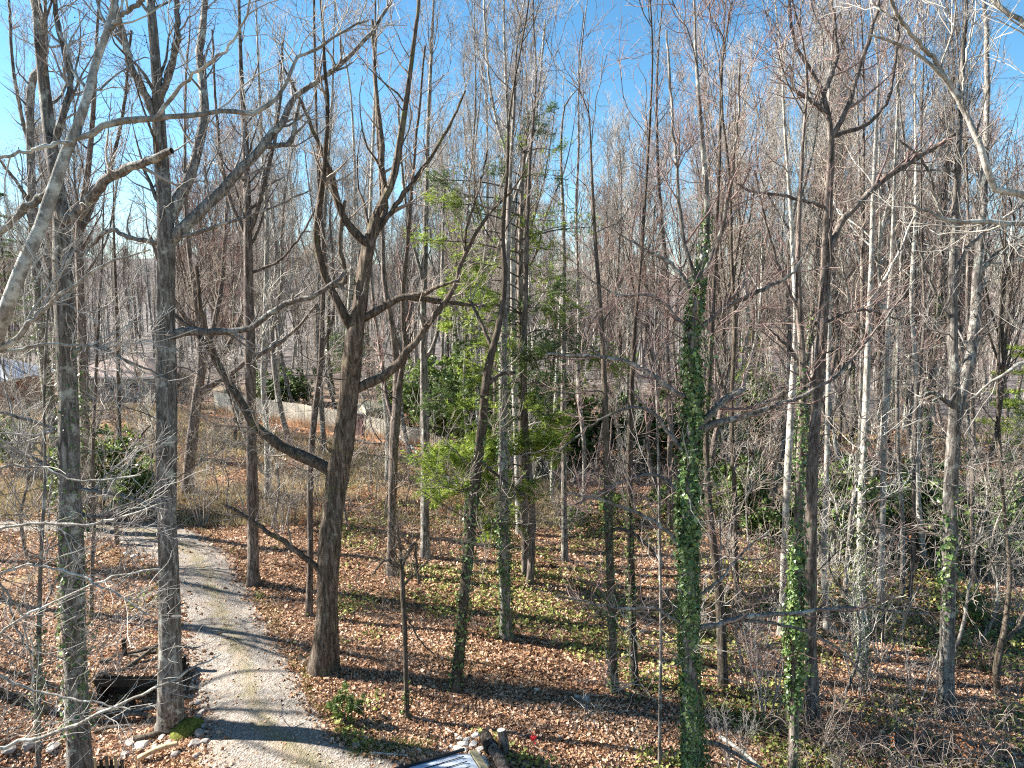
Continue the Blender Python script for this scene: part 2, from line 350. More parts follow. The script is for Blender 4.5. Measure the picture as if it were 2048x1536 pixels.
def leaf_quads(c, s_, nrm, rg):
    m = len(c); a = unit(np.cross(nrm, rg.normal(size=(m, 3)))); b = np.cross(nrm, a); s_ = s_[:, None]
    return np.stack([c-a*s_, c-b*s_*.75+nrm*s_*.25, c+a*s_, c+b*s_*.75+nrm*s_*.25], 1)
def ivy_mesh(rg, p, r, n, off, size, z0=None, z1=None, side=None):
    """leaves clinging round the polyline p with radius r"""
    seg = np.linalg.norm(np.diff(p, axis=0), axis=1); zz = p[:, 2]
    t = rg.random(n)*(len(p)-1); i = t.astype(int); i = np.minimum(i, len(p)-2); a = (t-i)[:, None]
    c = p[i]*(1-a)+p[i+1]*a; rr = (r[i]*(1-a[:, 0])+r[i+1]*a[:, 0]); T = unit(p[i+1]-p[i])
    th = rg.uniform(0, 2*PI, n); U = unit(np.cross(T, [0, 1, .01])); V = np.cross(T, U); nr = unit(np.cos(th)[:, None]*U+np.sin(th)[:, None]*V)
    cl = vn(th*1.5+c[:, 2]*.5, c[:, 2], 2.1, int(n) % 7)       # clumps and bare gaps
    keep = cl > -.35+.5*rg.normal(size=n)*.4
    o = off*np.abs(rg.normal(size=n))*(.45+2.2*np.maximum(cl, 0)**1.3)+.015
    c = c+nr*(rr+np.maximum(o, .01))[:, None]
    if z0 is not None: keep &= (c[:, 2] > z0+rg.normal(size=n)*.25) & (c[:, 2] < z1+rg.normal(size=n)*.35)
    c = c[keep]; nn = unit(nr[keep]+rg.normal(scale=.45, size=(len(c), 3))+np.array([0, 0, .35]))
    return leaf_quads(c, size*np.clip(rg.lognormal(-.15, .38, len(c)), .35, 1.9), nn, rg), np.clip(rg.beta(2, 2, len(c))+.18*cl[keep], 0, 1)

# ------------------------------------------------------------------ the ground: one sheet to the horizon
def sheet():
    uy = np.r_[np.linspace(-12, 8, 12, endpoint=False), np.linspace(8, 60, 170, endpoint=False), 60*np.exp(np.linspace(0, math.log(2600/60), 110))]
    ux = np.sinh(np.linspace(-4.6, 4.6, 241)); ux = ux/ux[-1]*2200
    ux = np.sort(np.r_[ux, np.linspace(-30, 30, 121)]); X, Y = np.meshgrid(ux, uy); Z = H(X, Y)
    v = np.stack([X, Y, Z], -1).reshape(-1, 3); r, c = X.shape; i = np.arange(r-1)[:, None]*c+np.arange(c-1)[None, :]
    f = np.stack([i, i+1, i+c+1, i+c], -1).reshape(-1, 4); mb = MB(); mb.add(v, f)
    return tag(link('ground', mb.mesh('ground', ['ground'])), kind='structure')
sheet()
DL = [(350, 1600), (375, 1540), (385, 1470), (380, 1400), (366, 1330), (350, 1260), (334, 1190), (318, 1150), (290, 1128), (245, 1110), (205, 1086), (120, 1073), (40, 1068), (-140, 1068)]
DR = [(960, 1600), (880, 1548), (780, 1512), (690, 1478), (645, 1425), (612, 1360), (582, 1310), (550, 1256), (512, 1190), (478, 1130), (445, 1090), (380, 1054), (290, 1034), (180, 1034), (-140, 1034)]
def dense(poly, n):
    g = np.array([G(*p)[:2] for p in poly]); q, _ = resample(np.c_[g, np.zeros(len(g))], np.zeros(len(g)), n); return q[:, :2]
ND = 240
dl, dr = dense(DL, ND), dense(DR, ND)
dl[:, 0] += .09*vn(dl[:, 0]*3, dl[:, 1]*3, 1.3, 3); dr[:, 0] += .13*vn(dr[:, 0]*3, dr[:, 1]*3, 1.1, 5)
rg = np.random.default_rng(2)
for _q in (dl, dr): _q += np.convolve(rg.normal(size=ND+4), np.ones(3)/3, 'same')[:ND, None]*np.array([.06, .03])
def driveway():
    W = 17; a = np.linspace(0, 1, W); q = dl[:, None, :]*(1-a)[None, :, None]+dr[:, None, :]*a[None, :, None]
    z = H(q[..., 0], q[..., 1])+.03-.05*np.abs(2*a-1)[None, :]**6
    v = np.concatenate([q, z[..., None]], -1).reshape(-1, 3); i = np.arange(ND-1)[:, None]*W+np.arange(W-1)[None, :]
    f = np.stack([i, i+1, i+W+1, i+W], -1).reshape(-1, 4); mb = MB(); mb.add(v, f); me = mb.mesh('driveway', ['gravel'])
    uv = me.uv_layers.new(name='UV'); vi = np.zeros(len(me.loops), np.int32); me.loops.foreach_get('vertex_index', vi)
    U = np.stack([(vi % W)/(W-1), (vi//W)*.4], 1); uv.data.foreach_set('uv', U.astype(np.float32).ravel())
    tag(link('driveway', me), kind='structure')
driveway()
def in_drive(x, y, grow_=0.):
    """distance-like test: inside the drive polygon"""
    poly = np.vstack([dl, dr[::-1]]); c = np.zeros(len(x), bool); j = len(poly)-1
    for i in range(len(poly)):
        xi, yi = poly[i]; xj, yj = poly[j]
        k = ((yi > y) != (yj > y)) & (x < (xj-xi)*(y-yi)/((yj-yi) if yj != yi else 1e-9)+xi); c ^= k; j = i
    return c
#PART2
# ------------------------------------------------------------------ traced trees near the camera
HERO_XY = []
def hero(name, label, trunk, limbs=(), d=None, bk='bark_grey', tw='twig_grey', ivy=None, seed=0, ext=5, crown_py=600,
         g1=1.1, l1=3.0, g2=2.3, g3=3.4, g4=3.6, up=.22, pod=0, flare=.8, S=16, lump=.05, ivym='ivy', low=None, K=44, ldz=.35, l2=1.7, tm='tree', fine=1.3):
    rg = np.random.default_rng(seed+11)
    if d is None: d = float(G(trunk[0][0], trunk[0][1])[1])
    k = len(trunk); wob = np.cumsum(rg.normal(scale=.12, size=k)); wob -= wob[0]
    pts = [P(t[0], t[1], d+wob[i]) for i, t in enumerate(trunk)]; rad = [t[2]/2*zc(p)/FPX*.86 for t, p in zip(trunk, pts)]
    dn = pts[0]-pts[1]; dn = dn/np.linalg.norm(dn); b = pts[0].copy()
    for _ in range(400):
        if b[2] <= H(b[0], b[1])-.1: break
        b = b+dn*.1
    if np.linalg.norm(b-pts[0]) > .25: pts.insert(0, b); rad.insert(0, rad[0]*1.06)
    else: pts[0] = b
    upv = pts[-1]-pts[-2]; upv /= np.linalg.norm(upv); top0 = pts[-1].copy()
    if ext > 0:
        upv[2] = max(upv[2], .6); pts += [top0+upv*ext*.5+rg.normal(scale=.25, size=3), top0+upv*ext]; r0 = rad[-1]; rad += [r0*.6, .012]
    loc = np.array([pts[0][0], pts[0][1], float(H(pts[0][0], pts[0][1]))]); HERO_XY.append((loc[0], loc[1]))
    e = empty(name, loc, label, tm)
    mb = MB(); p, r = trunk_mesh(rg, mb, pts, rad, K, S, flare, lump); link('trunk', mb.mesh('trunk', [bk], loc), e)
    lines = [(p, r)]; LP = []; LR = []
    for L in limbs:
        st = np.array(L[0][:2]); best = None
        for (q, qr) in lines:
            for j in range(len(q)):
                u = pix(q[j]); dd = (u[0]-st[0])**2+(u[1]-st[1])**2
                if best is None or dd < best[0]: best = (dd, q[j])
        d0 = best[1][1]; tot = rg.uniform(-ldz, ldz)
        cum = np.r_[0, np.cumsum([math.dist(L[j][:2], L[j+1][:2]) for j in range(len(L)-1)])]/FPX*d0
        lp = [P(t[0], t[1], d0+tot*cum[j]+rg.normal()*.04) for j, t in enumerate(L)]; lr = [t[2]/2*zc(q)/FPX for t, q in zip(L, lp)]
        lp = [best[1]] + lp[(1 if math.dist(pix(best[1]), st) < 25 else 0):]; lr = lr[-len(lp):] if len(lr) >= len(lp) else [lr[0]]*(len(lp)-len(lr))+lr
        q, qr = resample(lp, lr, 24); q[1:] += rg.normal(scale=.012, size=(23, 3)); lines.append((q, qr))
        mb = MB(); S2 = 8; rm = 1+.08*rg.normal(size=(1, 24, S2)); mb.tubes(q[None], qr[None], S2, 0, rm); link('limb', mb.mesh('limb', [bk], loc), e); LP.append(q); LR.append(qr)
    # generated crown
    zs = p[:, 2]; zt = CAMZ+(600-crown_py)/FPX*d; kk = np.nonzero(zs > zt)[0]; t0 = (kk[0]/(K-1)) if len(kk) else .8
    G1, R1 = grow(rg, p[None], r[None], g1, l1, 8, t0, .98, (50, 13), up, .19, .45, .07, .014, .008, .35)
    if low:                                             # thin low side twigs
        t1_ = max(t0-.02, .1); Gl, Rl = grow(rg, p[None], r[None], low*1.5, 2.1, 8, .12, t1_, (75, 15), 0, .16, .25, .02, .008, .004, .2)
        G1 = np.concatenate([G1, Gl]); R1 = np.concatenate([R1, Rl])
    srcs = [(G1, R1)]
    if LP: srcs.append((np.array(LP), np.array(LR)))
    def lv(sr, per, L, K_, **kw):
        o = [grow(rg, a, b_, per, L, K_, **kw) for a, b_ in sr]; return np.concatenate([x[0] for x in o]), np.concatenate([x[1] for x in o])
    G2, R2 = lv(srcs, g2, l2, 6, t0=.15, ang=(48, 14), up=up*.6, wig=.2, rr=.5, rmax=.03, rmin=.007, tip=.004)
    G3, R3 = lv([(G2, R2)], g3, .85, 5, t0=.12, ang=(45, 14), up=up*.3, wig=.22, rr=.6, rmax=.012, rmin=.0045, tip=.0035, shrink=.4)
    G4, R4 = lv([(G3, R3)], g4, .38, 4, t0=.15, ang=(45, 14), up=.05, wig=.25, rr=.7, rmax=.006, rmin=.0035, tip=.0025, shrink=.3)
    mb = MB(); mb.tubes(G1, R1, 5, 0); mb.tubes(G2, R2*fine, 4, 1); mb.tubes(G3, R3*fine, 3, 1); mb.tubes(G4, R4*fine, 3, 1)
    if pod: pods(rg, mb, G4, pod, .022, 2)
    if mb.n: link('crown', mb.mesh('crown', [bk, tw, 'pod'], loc), e)
    if ivy:
        mb = MB()
        for (y0, y1, n, off, size) in ivy:
            za = CAMZ-(y0-600)/FPX*d*1.0; z0 = P(1024, y0, d)[2]; z1 = P(1024, y1, d)[2]
            sel = (p[:, 2] > z0-.6) & (p[:, 2] < z1+.6); q = p[sel]; qr = r[sel]
            if len(q) > 2:
                Q, rn = ivy_mesh(rg, q, qr, n, off, size*rg.uniform(.8, 1.1), z0, z1); mb.quads(Q, 0, rn)
        if mb.n: link('ivy', mb.mesh('ivy', [ivym], loc), e)
    return e, p, r, lines, loc

hero('bare_tree', 'big two-stemmed grey tree at left with ivy-flecked trunk and broken stub limb', 
 [(160, 1560, 56), (152, 1380, 52), (145, 1200, 50), (140, 1000, 46), (138, 800, 43), (128, 600, 40), (124, 460, 38), (120, 400, 30), (106, 320, 27), (92, 210, 25), (78, 80, 23), (66, -20, 20)],
 [[(130, 440, 26), (160, 425, 24), (200, 370, 21), (250, 338, 19), (300, 320, 17), (343, 302, 13)], [(100, 290, 14), (125, 230, 12), (140, 160, 11), (118, 60, 10), (105, -20, 8)],
  [(140, 870, 9), (90, 850, 8), (40, 835, 7), (-30, 815, 5)], [(145, 975, 9), (210, 985, 7), (270, 1000, 5), (330, 1012, 4)], [(150, 960, 10), (90, 930, 8), (40, 905, 7), (-40, 880, 5)],
  [(155, 700, 8), (200, 690, 6), (250, 720, 5), (310, 745, 4), (345, 770, 3)], [(150, 1040, 8), (200, 1035, 7), (260, 1022, 5), (330, 1010, 4)]],
 d=13.3, seed=1, low=1.6, g1=2., g2=2.8, ivy=[(1460, 1060, 1500, .05, .038), (1060, 640, 700, .03, .03)], pod=.05, crown_py=420)
hero('bare_tree', 'straight thick grey-barked tree with mossy foot at the near edge of the drive',
 [(345, 1452, 66), (342, 1400, 52), (341, 1300, 47), (338, 1150, 45), (333, 1000, 44), (332, 850, 43), (331, 700, 42), (333, 560, 40), (332, 470, 40), (328, 380, 32), (320, 280, 28), (316, 180, 24), (308, 80, 21), (300, -20, 18)],
 [[(350, 470, 26), (385, 435, 24), (430, 395, 22), (480, 340, 20), (520, 300, 18), (560, 250, 15), (590, 190, 12), (640, 160, 10), (690, 120, 9), (740, 70, 8), (790, -10, 6)],
  [(520, 300, 11), (560, 290, 10), (582, 285, 9), (590, 240, 8), (600, 200, 6)],
  [(345, 440, 24), (370, 375, 22), (393, 310, 20), (408, 220, 18), (400, 120, 16), (405, 50, 14), (412, -20, 12)],
  [(350, 672, 22), (372, 664, 18), (420, 664, 14), (500, 655, 12), (535, 628, 12), (575, 605, 11), (630, 590, 10), (670, 565, 8), (690, 545, 6)],
  [(318, 240, 17), (290, 190, 16), (262, 130, 15), (245, 70, 14), (230, 10, 12), (215, -30, 11)], [(316, 200, 13), (345, 130, 12), (355, 60, 11), (350, -20, 10)],
  [(335, 1290, 4), (380, 1296, 4), (410, 1290, 2)], [(345, 480, 9), (380, 470, 8), (440, 450, 6), (530, 420, 4), (620, 380, 3)], [(325, 480, 10), (260, 475, 9), (220, 460, 8), (175, 500, 6)]],
 seed=2, pod=.35, low=.5, crown_py=470, flare=.45, g2=2.8, g1=1.9)
hero('leaning_tree', 'pale lichened trunk leaning in from the left edge and rising to the right',
 [(-260, 1200, 36), (-130, 930, 34), (-30, 730, 32), (8, 630, 30), (38, 545, 28), (75, 470, 27), (100, 400, 26), (122, 330, 25), (150, 265, 22), (172, 205, 20), (187, 140, 18), (208, 80, 16), (225, 30, 15), (235, -20, 13)],
 [[(155, 280, 15), (190, 262, 14), (230, 243, 13), (290, 238, 12), (360, 232, 11), (430, 222, 10), (500, 225, 10), (545, 205, 9), (575, 165, 8), (590, 120, 7), (640, 95, 6), (690, 60, 5), (740, 40, 4)],
  [(320, 236, 9), (345, 190, 8), (385, 150, 7), (440, 110, 6), (480, 60, 5), (500, 0, 4)], [(112, 360, 15), (80, 395, 15), (45, 420, 14), (0, 465, 13), (-60, 510, 12)],
  [(0, 700, 13), (25, 685, 12), (60, 645, 10), (120, 590, 8), (190, 540, 6), (240, 515, 5), (300, 500, 3)], [(172, 205, 7), (150, 150, 6), (130, 90, 5), (110, 40, 4)],
  [(160, 300, 9), (100, 290, 8), (60, 300, 7), (0, 315, 6), (-60, 330, 5)], [(215, 50, 10), (250, 25, 9), (290, 0, 8)], [(-30, 700, 9), (30, 700, 7), (80, 690, 6), (140, 690, 5), (210, 700, 3), (290, 745, 2)]],
 d=9.5, bk='bark_pale', tw='twig_pale', seed=3, crown_py=300, g1=.7, S=12, ext=3, flare=.3, low=.3, lump=.03)
hero('bare_tree', 'straight brown-grey tree on the leafy bank just right of the drive bend',
 [(507, 1168, 27), (506, 1080, 24), (504, 950, 24), (502, 820, 24), (500, 700, 23), (498, 580, 22), (496, 470, 20), (494, 380, 16), (490, 280, 14), (484, 180, 11), (480, 80, 8), (478, -20, 6)],
 [[(498, 480, 10), (520, 400, 9), (545, 300, 7), (560, 200, 6), (566, 80, 5)], [(496, 470, 9), (460, 400, 8), (440, 300, 7), (430, 180, 5), (425, 60, 4)], [(500, 730, 10), (440, 760, 9), (400, 780, 8)], [(508, 720, 9), (545, 695, 8), (590, 660, 7), (640, 600, 5)],
  [(497, 560, 6), (560, 520, 5), (620, 440, 4), (650, 360, 3)]], bk='bark_brown', seed=4, low=.9, crown_py=520, g1=1.3)
e, p5, r5, ln5, loc5 = hero('gnarled_tree', 'thick gnarled furrowed-bark tree beside the gravel drive, forking low with crooked limbs',
 [(645, 1345, 66), (652, 1250, 52), (655, 1150, 50), (662, 1050, 50), (672, 960, 50), (688, 880, 46), (698, 800, 42), (704, 740, 42), (710, 680, 40), (722, 600, 34), (728, 540, 32), (738, 490, 30), (752, 430, 20), (785, 360, 16), (800, 280, 14), (815, 180, 12), (828, 80, 10), (838, -20, 8)],
 [[(655, 940, 26), (620, 918, 24), (585, 905, 22), (545, 880, 20), (510, 850, 18), (485, 810, 17), (460, 770, 16), (440, 735, 15), (418, 700, 13), (395, 670, 11), (360, 640, 9), (340, 620, 6)],
  [(440, 735, 12), (425, 700, 10), (410, 650, 9), (400, 600, 8), (392, 530, 6)],
  [(712, 772, 22), (745, 765, 19), (775, 748, 18), (805, 715, 17), (830, 685, 14), (860, 645, 12), (890, 605, 11), (915, 560, 10), (925, 520, 9), (950, 470, 8), (985, 420, 6), (1020, 385, 5), (1050, 340, 3)],
  [(720, 650, 18), (750, 625, 16), (785, 602, 15), (820, 594, 14), (870, 600, 12), (920, 608, 9), (972, 612, 6)], [(815, 592, 10), (850, 585, 9), (880, 572, 8), (915, 560, 5)],
  [(706, 660, 20), (690, 635, 18), (675, 600, 17), (655, 565, 16), (640, 520, 15), (632, 470, 14), (640, 400, 12), (650, 320, 10), (655, 220, 8), (648, 100, 6), (640, -10, 5)],
  [(735, 500, 18), (705, 460, 16), (680, 420, 14), (665, 360, 12), (655, 330, 10), (630, 270, 8), (600, 200, 6), (560, 120, 5)],
  [(740, 480, 16), (770, 420, 14), (765, 340, 12), (760, 260, 10), (750, 150, 8), (745, 40, 6)],
  [(655, 565, 12), (690, 560, 10), (680, 480, 9), (690, 400, 7)], [(640, 1145, 14), (615, 1118, 12), (570, 1085, 11), (530, 1060, 10), (495, 1035, 8), (450, 1010, 6)],
  [(925, 520, 6), (935, 450, 5), (960, 370, 4), (975, 300, 3)], [(745, 470, 12), (800, 400, 10), (850, 330, 8), (900, 250, 6), (930, 180, 4)]],
 bk='bark_furrow', tw='twig_tan', seed=5, crown_py=560, g1=1.4, lump=.09, flare=.3, low=.7, S=20, K=60, g2=1.5, pod=.25, ldz=.25)
hero('slim_tree', 'thin pale trunk rising close on the left of the gnarled tree', [(618, 1232, 15), (621, 1100, 14), (620, 960, 14), (628, 840, 14), (640, 740, 13), (644, 640, 12), (648, 520, 10), (640, 400, 9), (634, 280, 7), (630, 120, 6), (628, -10, 5)],
 [[(645, 690, 7), (665, 640, 6), (668, 560, 5), (660, 440, 4)]], bk='bark_brown', seed=6, crown_py=620, low=1.2, g1=1.2, S=10)
hero('slim_tree', 'reddish-brown trunk with peeling vine bark, first right of the gnarled tree', [(783, 1148, 22), (784, 1050, 20), (786, 950, 21), (790, 860, 22), (795, 780, 20), (790, 700, 16), (782, 640, 13), (768, 560, 11), (765, 460, 9), (760, 340, 8), (752, 200, 6), (750, 40, 4)],
 [[(790, 780, 12), (810, 700, 10), (806, 620, 9), (812, 520, 8), (822, 400, 7), (835, 250, 5), (850, 90, 4)], [(788, 840, 9), (770, 780, 8), (760, 700, 7), (745, 600, 6), (740, 500, 5)]], bk='bark_brown', tw='twig_red', seed=7, crown_py=640, low=1., g1=1.2)
hero('slim_tree', 'pale clean trunk just behind the vine-barked stem, in front of the plank fence', [(776, 965, 15), (776, 880, 14), (768, 780, 13), (755, 680, 12), (745, 600, 11), (740, 500, 9), (742, 380, 8), (748, 240, 6), (752, 100, 4)], [], bk='bark_pale', seed=8, crown_py=620, g1=1.2)
hero('slim_tree', 'straight even grey trunk midway between the gnarled tree and the pine', [(851, 1115, 22), (850, 1000, 20), (850, 880, 20), (848, 760, 18), (846, 640, 15), (850, 520, 13), (853, 400, 11), (856, 260, 9), (862, 120, 7), (868, -10, 5)],
 [[(850, 740, 9), (870, 680, 8), (882, 600, 7), (885, 480, 6), (890, 360, 5)], [(848, 560, 7), (820, 460, 6), (805, 340, 5), (795, 200, 4)]], seed=9, crown_py=560, g1=1.5, low=.5, up=.4)
hero('ivy_tree', 'dark crooked ivy-wrapped tree leaning right, left of the pine', [(910, 1382, 28), (920, 1300, 24), (928, 1200, 24), (936, 1110, 26), (945, 1020, 24), (955, 920, 22), (965, 840, 22), (972, 760, 20), (985, 700, 17), (1000, 640, 15), (1010, 560, 12), (1005, 460, 10), (1015, 340, 8), (1020, 220, 5)],
 [[(972, 760, 9), (1000, 750, 8), (1030, 745, 6)], [(955, 930, 6), (1000, 955, 5), (1050, 990, 4)], [(990, 690, 8), (960, 640, 6), (940, 600, 5)]], bk='bark_dark', tw='twig_tan', seed=10, crown_py=640, low=1., ivy=[(1385, 1000, 1500, .09, .04), (1000, 800, 350, .05, .04)], flare=.6)
hero('ivy_tree', 'straight pale tree in a leafy ivy sleeve rising from a green tuft beneath the pine', [(1013, 1275, 30), (1010, 1180, 23), (1008, 1080, 22), (1006, 960, 22), (1006, 840, 21), (1006, 720, 19), (1010, 600, 17), (1016, 480, 13), (1020, 360, 10), (1028, 220, 7), (1035, 80, 5)],
 [], seed=11, crown_py=480, g1=1.4, ivy=[(1278, 1120, 1100, .06, .045), (1120, 960, 1300, .10, .045), (960, 640, 1300, .05, .04)], flare=.7)
hero('slim_tree', 'pale trunk just right of the pine foot beside a dark twin-ridged stem', [(1040, 1068, 16), (1036, 960, 15), (1032, 860, 14), (1028, 740, 13), (1026, 600, 12), (1024, 460, 10), (1018, 300, 8), (1010, 120, 6), (1008, -10, 4)], [[(1020, 330, 7), (990, 230, 6), (975, 120, 5), (968, 0, 4)], [(1024, 420, 7), (1060, 300, 6), (1078, 180, 5), (1090, 40, 4)]], bk='bark_pale', seed=12, crown_py=500, up=.45, g1=1.6)
hero('slim_tree', 'dark twin-ridged trunk close right of the pine foot', [(1060, 1168, 17), (1064, 1080, 17), (1062, 980, 16), (1052, 880, 15), (1048, 760, 14), (1050, 620, 12), (1054, 480, 10), (1060, 320, 8), (1072, 160, 5)], [], bk='bark_brown', seed=13, crown_py=520, g1=1.4, up=.4)
hero('slim_tree', 'slender grey trunk standing alone in the leaves right of the pine', [(1130, 1122, 15), (1129, 1040, 14), (1128, 920, 13), (1127, 800, 13), (1127, 660, 12), (1128, 540, 10), (1126, 420, 8), (1122, 300, 6), (1130, 210, 4)], [], seed=14, crown_py=470, g1=1.2, low=.6, ext=1.5, l1=2.)
hero('ivy_tree', 'ivy-covered dark stem, left one of the close pair left of the ivy column', [(1230, 1385, 17), (1226, 1300, 19), (1222, 1200, 20), (1218, 1090, 20), (1216, 980, 18), (1212, 870, 15), (1208, 740, 12), (1200, 600, 10), (1190, 470, 8), (1184, 360, 6)], [[(1216, 1050, 9), (1250, 1060, 8), (1290, 1085, 7), (1330, 1135, 5)], [(1220, 1170, 4), (1260, 1220, 3), (1300, 1225, 2)]], bk='bark_dark', tw='twig_red', seed=15, crown_py=760, ivy=[(1390, 960, 1700, .05, .036)], low=.8, ext=2)
hero('ivy_tree', 'ivy-covered dark stem, right one of the close pair left of the ivy column', [(1271, 1372, 17), (1266, 1290, 17), (1264, 1180, 17), (1260, 1060, 16), (1259, 940, 14), (1262, 820, 12), (1268, 680, 10), (1280, 540, 8), (1290, 400, 7), (1300, 240, 5), (1305, 90, 4)], [], bk='bark_dark', tw='twig_red', seed=16, crown_py=760, ivy=[(1375, 1000, 1000, .045, .034)], low=.8, up=.4)
hero('ivy_column_tree', 'largest ivy-smothered trunk, a thick green column rising from the bottom edge', 
 [(1386, 1570, 42), (1384, 1450, 40), (1378, 1300, 37), (1377, 1150, 35), (1376, 1020, 33), (1380, 920, 31), (1388, 830, 29), (1384, 740, 27), (1386, 660, 28), (1398, 570, 22), (1408, 500, 17), (1415, 430, 13), (1408, 320, 11), (1398, 200, 9), (1390, 80, 7), (1388, -20, 5)],
 [[(1365, 792, 12), (1325, 765, 10), (1290, 742, 9), (1240, 720, 8), (1180, 712, 6), (1090, 708, 4)], [(1385, 880, 20), (1405, 858, 18), (1440, 840, 15), (1490, 832, 12), (1545, 812, 9), (1600, 795, 8), (1680, 745, 6), (1760, 650, 4), (1830, 560, 3)],
  [(1390, 870, 16), (1420, 830, 15), (1450, 800, 14), (1490, 778, 13)], [(1395, 1275, 12), (1430, 1250, 11), (1470, 1238, 10), (1530, 1229, 9), (1610, 1222, 8), (1710, 1214, 5), (1790, 1224, 4), (1860, 1230, 3)],
  [(1470, 1238, 7), (1560, 1250, 6), (1640, 1275, 5), (1700, 1320, 4), (1740, 1370, 3)], [(1372, 1140, 10), (1350, 1080, 9), (1310, 1045, 8), (1260, 1020, 7), (1200, 1000, 5), (1130, 985, 3)],
  [(1372, 1245, 7), (1310, 1218, 6), (1240, 1218, 5), (1180, 1205, 4), (1110, 1190, 3)], [(1375, 900, 10), (1340, 870, 9), (1310, 830, 8), (1270, 815, 6), (1200, 840, 4), (1120, 900, 3)],
  [(1390, 690, 11), (1420, 640, 10), (1480, 600, 9), (1540, 575, 7), (1590, 540, 5), (1620, 480, 3)], [(1395, 620, 9), (1370, 560, 8), (1330, 520, 7), (1290, 500, 5), (1240, 470, 3)], [(1400, 560, 9), (1440, 470, 8), (1460, 380, 7), (1475, 260, 5), (1480, 120, 4)],
  [(1392, 580, 9), (1368, 480, 8), (1355, 360, 7), (1345, 220, 6), (1335, 60, 4)], [(1400, 1190, 7), (1440, 1160, 6), (1480, 1110, 5), (1540, 1060, 4)], [(1395, 1500, 9), (1440, 1490, 8), (1490, 1520, 7), (1540, 1545, 5)],
  [(1372, 660, 8), (1340, 620, 7), (1300, 590, 6), (1240, 590, 4), (1180, 560, 3)], [(1372, 930, 9), (1360, 980, 8), (1310, 950, 6), (1240, 965, 5), (1150, 1010, 3)]],
 d=13.6, tw='twig_red', seed=17, crown_py=520, flare=.1, low=.7, g1=1.5, g2=2.2, ldz=.3,
 ivy=[(1580, 1130, 8500, .05, .04), (1130, 930, 4200, .065, .04), (930, 700, 4800, .11, .04), (700, 560, 2000, .07, .036), (560, 455, 450, .06, .036)])
hero('ivy_tree', 'tall slim trunk cloaked in bright ivy left of the thick dark brown trunk', [(1586, 1570, 22), (1588, 1450, 22), (1590, 1330, 21), (1592, 1220, 20), (1594, 1100, 20), (1598, 1000, 19), (1602, 880, 18), (1606, 760, 16), (1600, 640, 14), (1596, 520, 11), (1600, 400, 9), (1606, 280, 7), (1612, 120, 5)],
 [[(1598, 640, 7), (1560, 540, 6), (1530, 440, 5), (1510, 340, 4)]], d=14.2, bk='bark_brown', tw='twig_red', seed=18, crown_py=560, ivy=[(1570, 1390, 400, .04, .035), (1400, 1080, 4200, .085, .045), (1080, 720, 1100, .04, .036)], up=.3)
hero('bare_tree', 'thick dark brown trunk behind the bright ivy trunk with one heavy limb', [(1627, 1450, 32), (1622, 1330, 28), (1620, 1200, 27), (1622, 1060, 26), (1626, 920, 26), (1634, 800, 25), (1644, 680, 24), (1650, 560, 22), (1655, 440, 19), (1660, 340, 16), (1664, 290, 14), (1655, 220, 11), (1635, 160, 10), (1600, 110, 8), (1582, 50, 7), (1578, -20, 6)],
 [[(1650, 500, 15), (1680, 450, 14), (1720, 405, 13), (1780, 350, 12), (1830, 318, 11), (1880, 288, 9), (1915, 262, 7)], [(1664, 290, 11), (1690, 225, 10), (1715, 150, 9), (1740, 70, 8), (1765, -20, 6)], [(1660, 285, 10), (1700, 262, 9), (1740, 245, 8), (1775, 200, 7), (1790, 120, 6), (1800, 30, 4)],
  [(1656, 240, 8), (1620, 200, 7), (1590, 180, 6), (1580, 130, 5)], [(1655, 200, 9), (1672, 120, 8), (1668, 40, 7), (1660, -20, 6)], [(1640, 420, 7), (1560, 390, 6), (1510, 385, 5), (1475, 368, 4)], [(1634, 800, 8), (1580, 700, 6), (1540, 660, 4)], [(1645, 640, 7), (1720, 620, 5), (1800, 640, 3)]],
 bk='bark_brown', tw='twig_red', seed=19, crown_py=620, low=.9, g1=1.3, flare=.3, g2=2.)
hero('slim_tree', 'dark short-lit trunk standing in the undergrowth right of the thick ivy column', [(1446, 1375, 24), (1444, 1290, 22), (1438, 1180, 20), (1426, 1080, 17), (1416, 980, 15), (1412, 860, 13), (1420, 720, 11), (1428, 580, 9), (1434, 440, 8), (1440, 300, 6), (1445, 120, 4)], [], bk='bark_dark', tw='twig_red', seed=20, crown_py=640, low=.8)
hero('slim_tree', 'pale straight trunk seen just left of the bright ivy trunk', [(1561, 1272, 15), (1566, 1160, 14), (1573, 1000, 15), (1580, 860, 15), (1587, 740, 14), (1592, 640, 12), (1586, 520, 10), (1580, 400, 8), (1570, 260, 6), (1562, 110, 4)], [], bk='bark_pale', seed=21, crown_py=560)
hero('ivy_tree', 'pale tree with pale green ivy on its lower half, right of the thick brown trunk', [(1726, 1352, 24), (1724, 1260, 20), (1722, 1150, 18), (1722, 1030, 16), (1727, 900, 15), (1733, 780, 14), (1737, 660, 13), (1742, 540, 11), (1746, 400, 9), (1752, 260, 7), (1756, 120, 5)], [[(1735, 680, 6), (1700, 600, 5), (1680, 500, 4)], [(1738, 620, 6), (1790, 520, 5), (1830, 430, 4)]], bk='bark_pale', tw='twig_tan', ivym='ivy_pale', seed=22, crown_py=560, ivy=[(1350, 1030, 1900, .10, .045), (1030, 860, 200, .03, .04)], low=.6)
hero('slim_tree', 'pale straight trunk close right of the pale ivy-clad tree', [(1760, 1214, 15), (1763, 1120, 14), (1766, 1000, 13), (1768, 880, 12), (1772, 760, 11), (1778, 620, 9), (1785, 480, 8), (1790, 320, 6), (1796, 150, 4)], [], bk='bark_pale', seed=23, crown_py=560, low=.8)
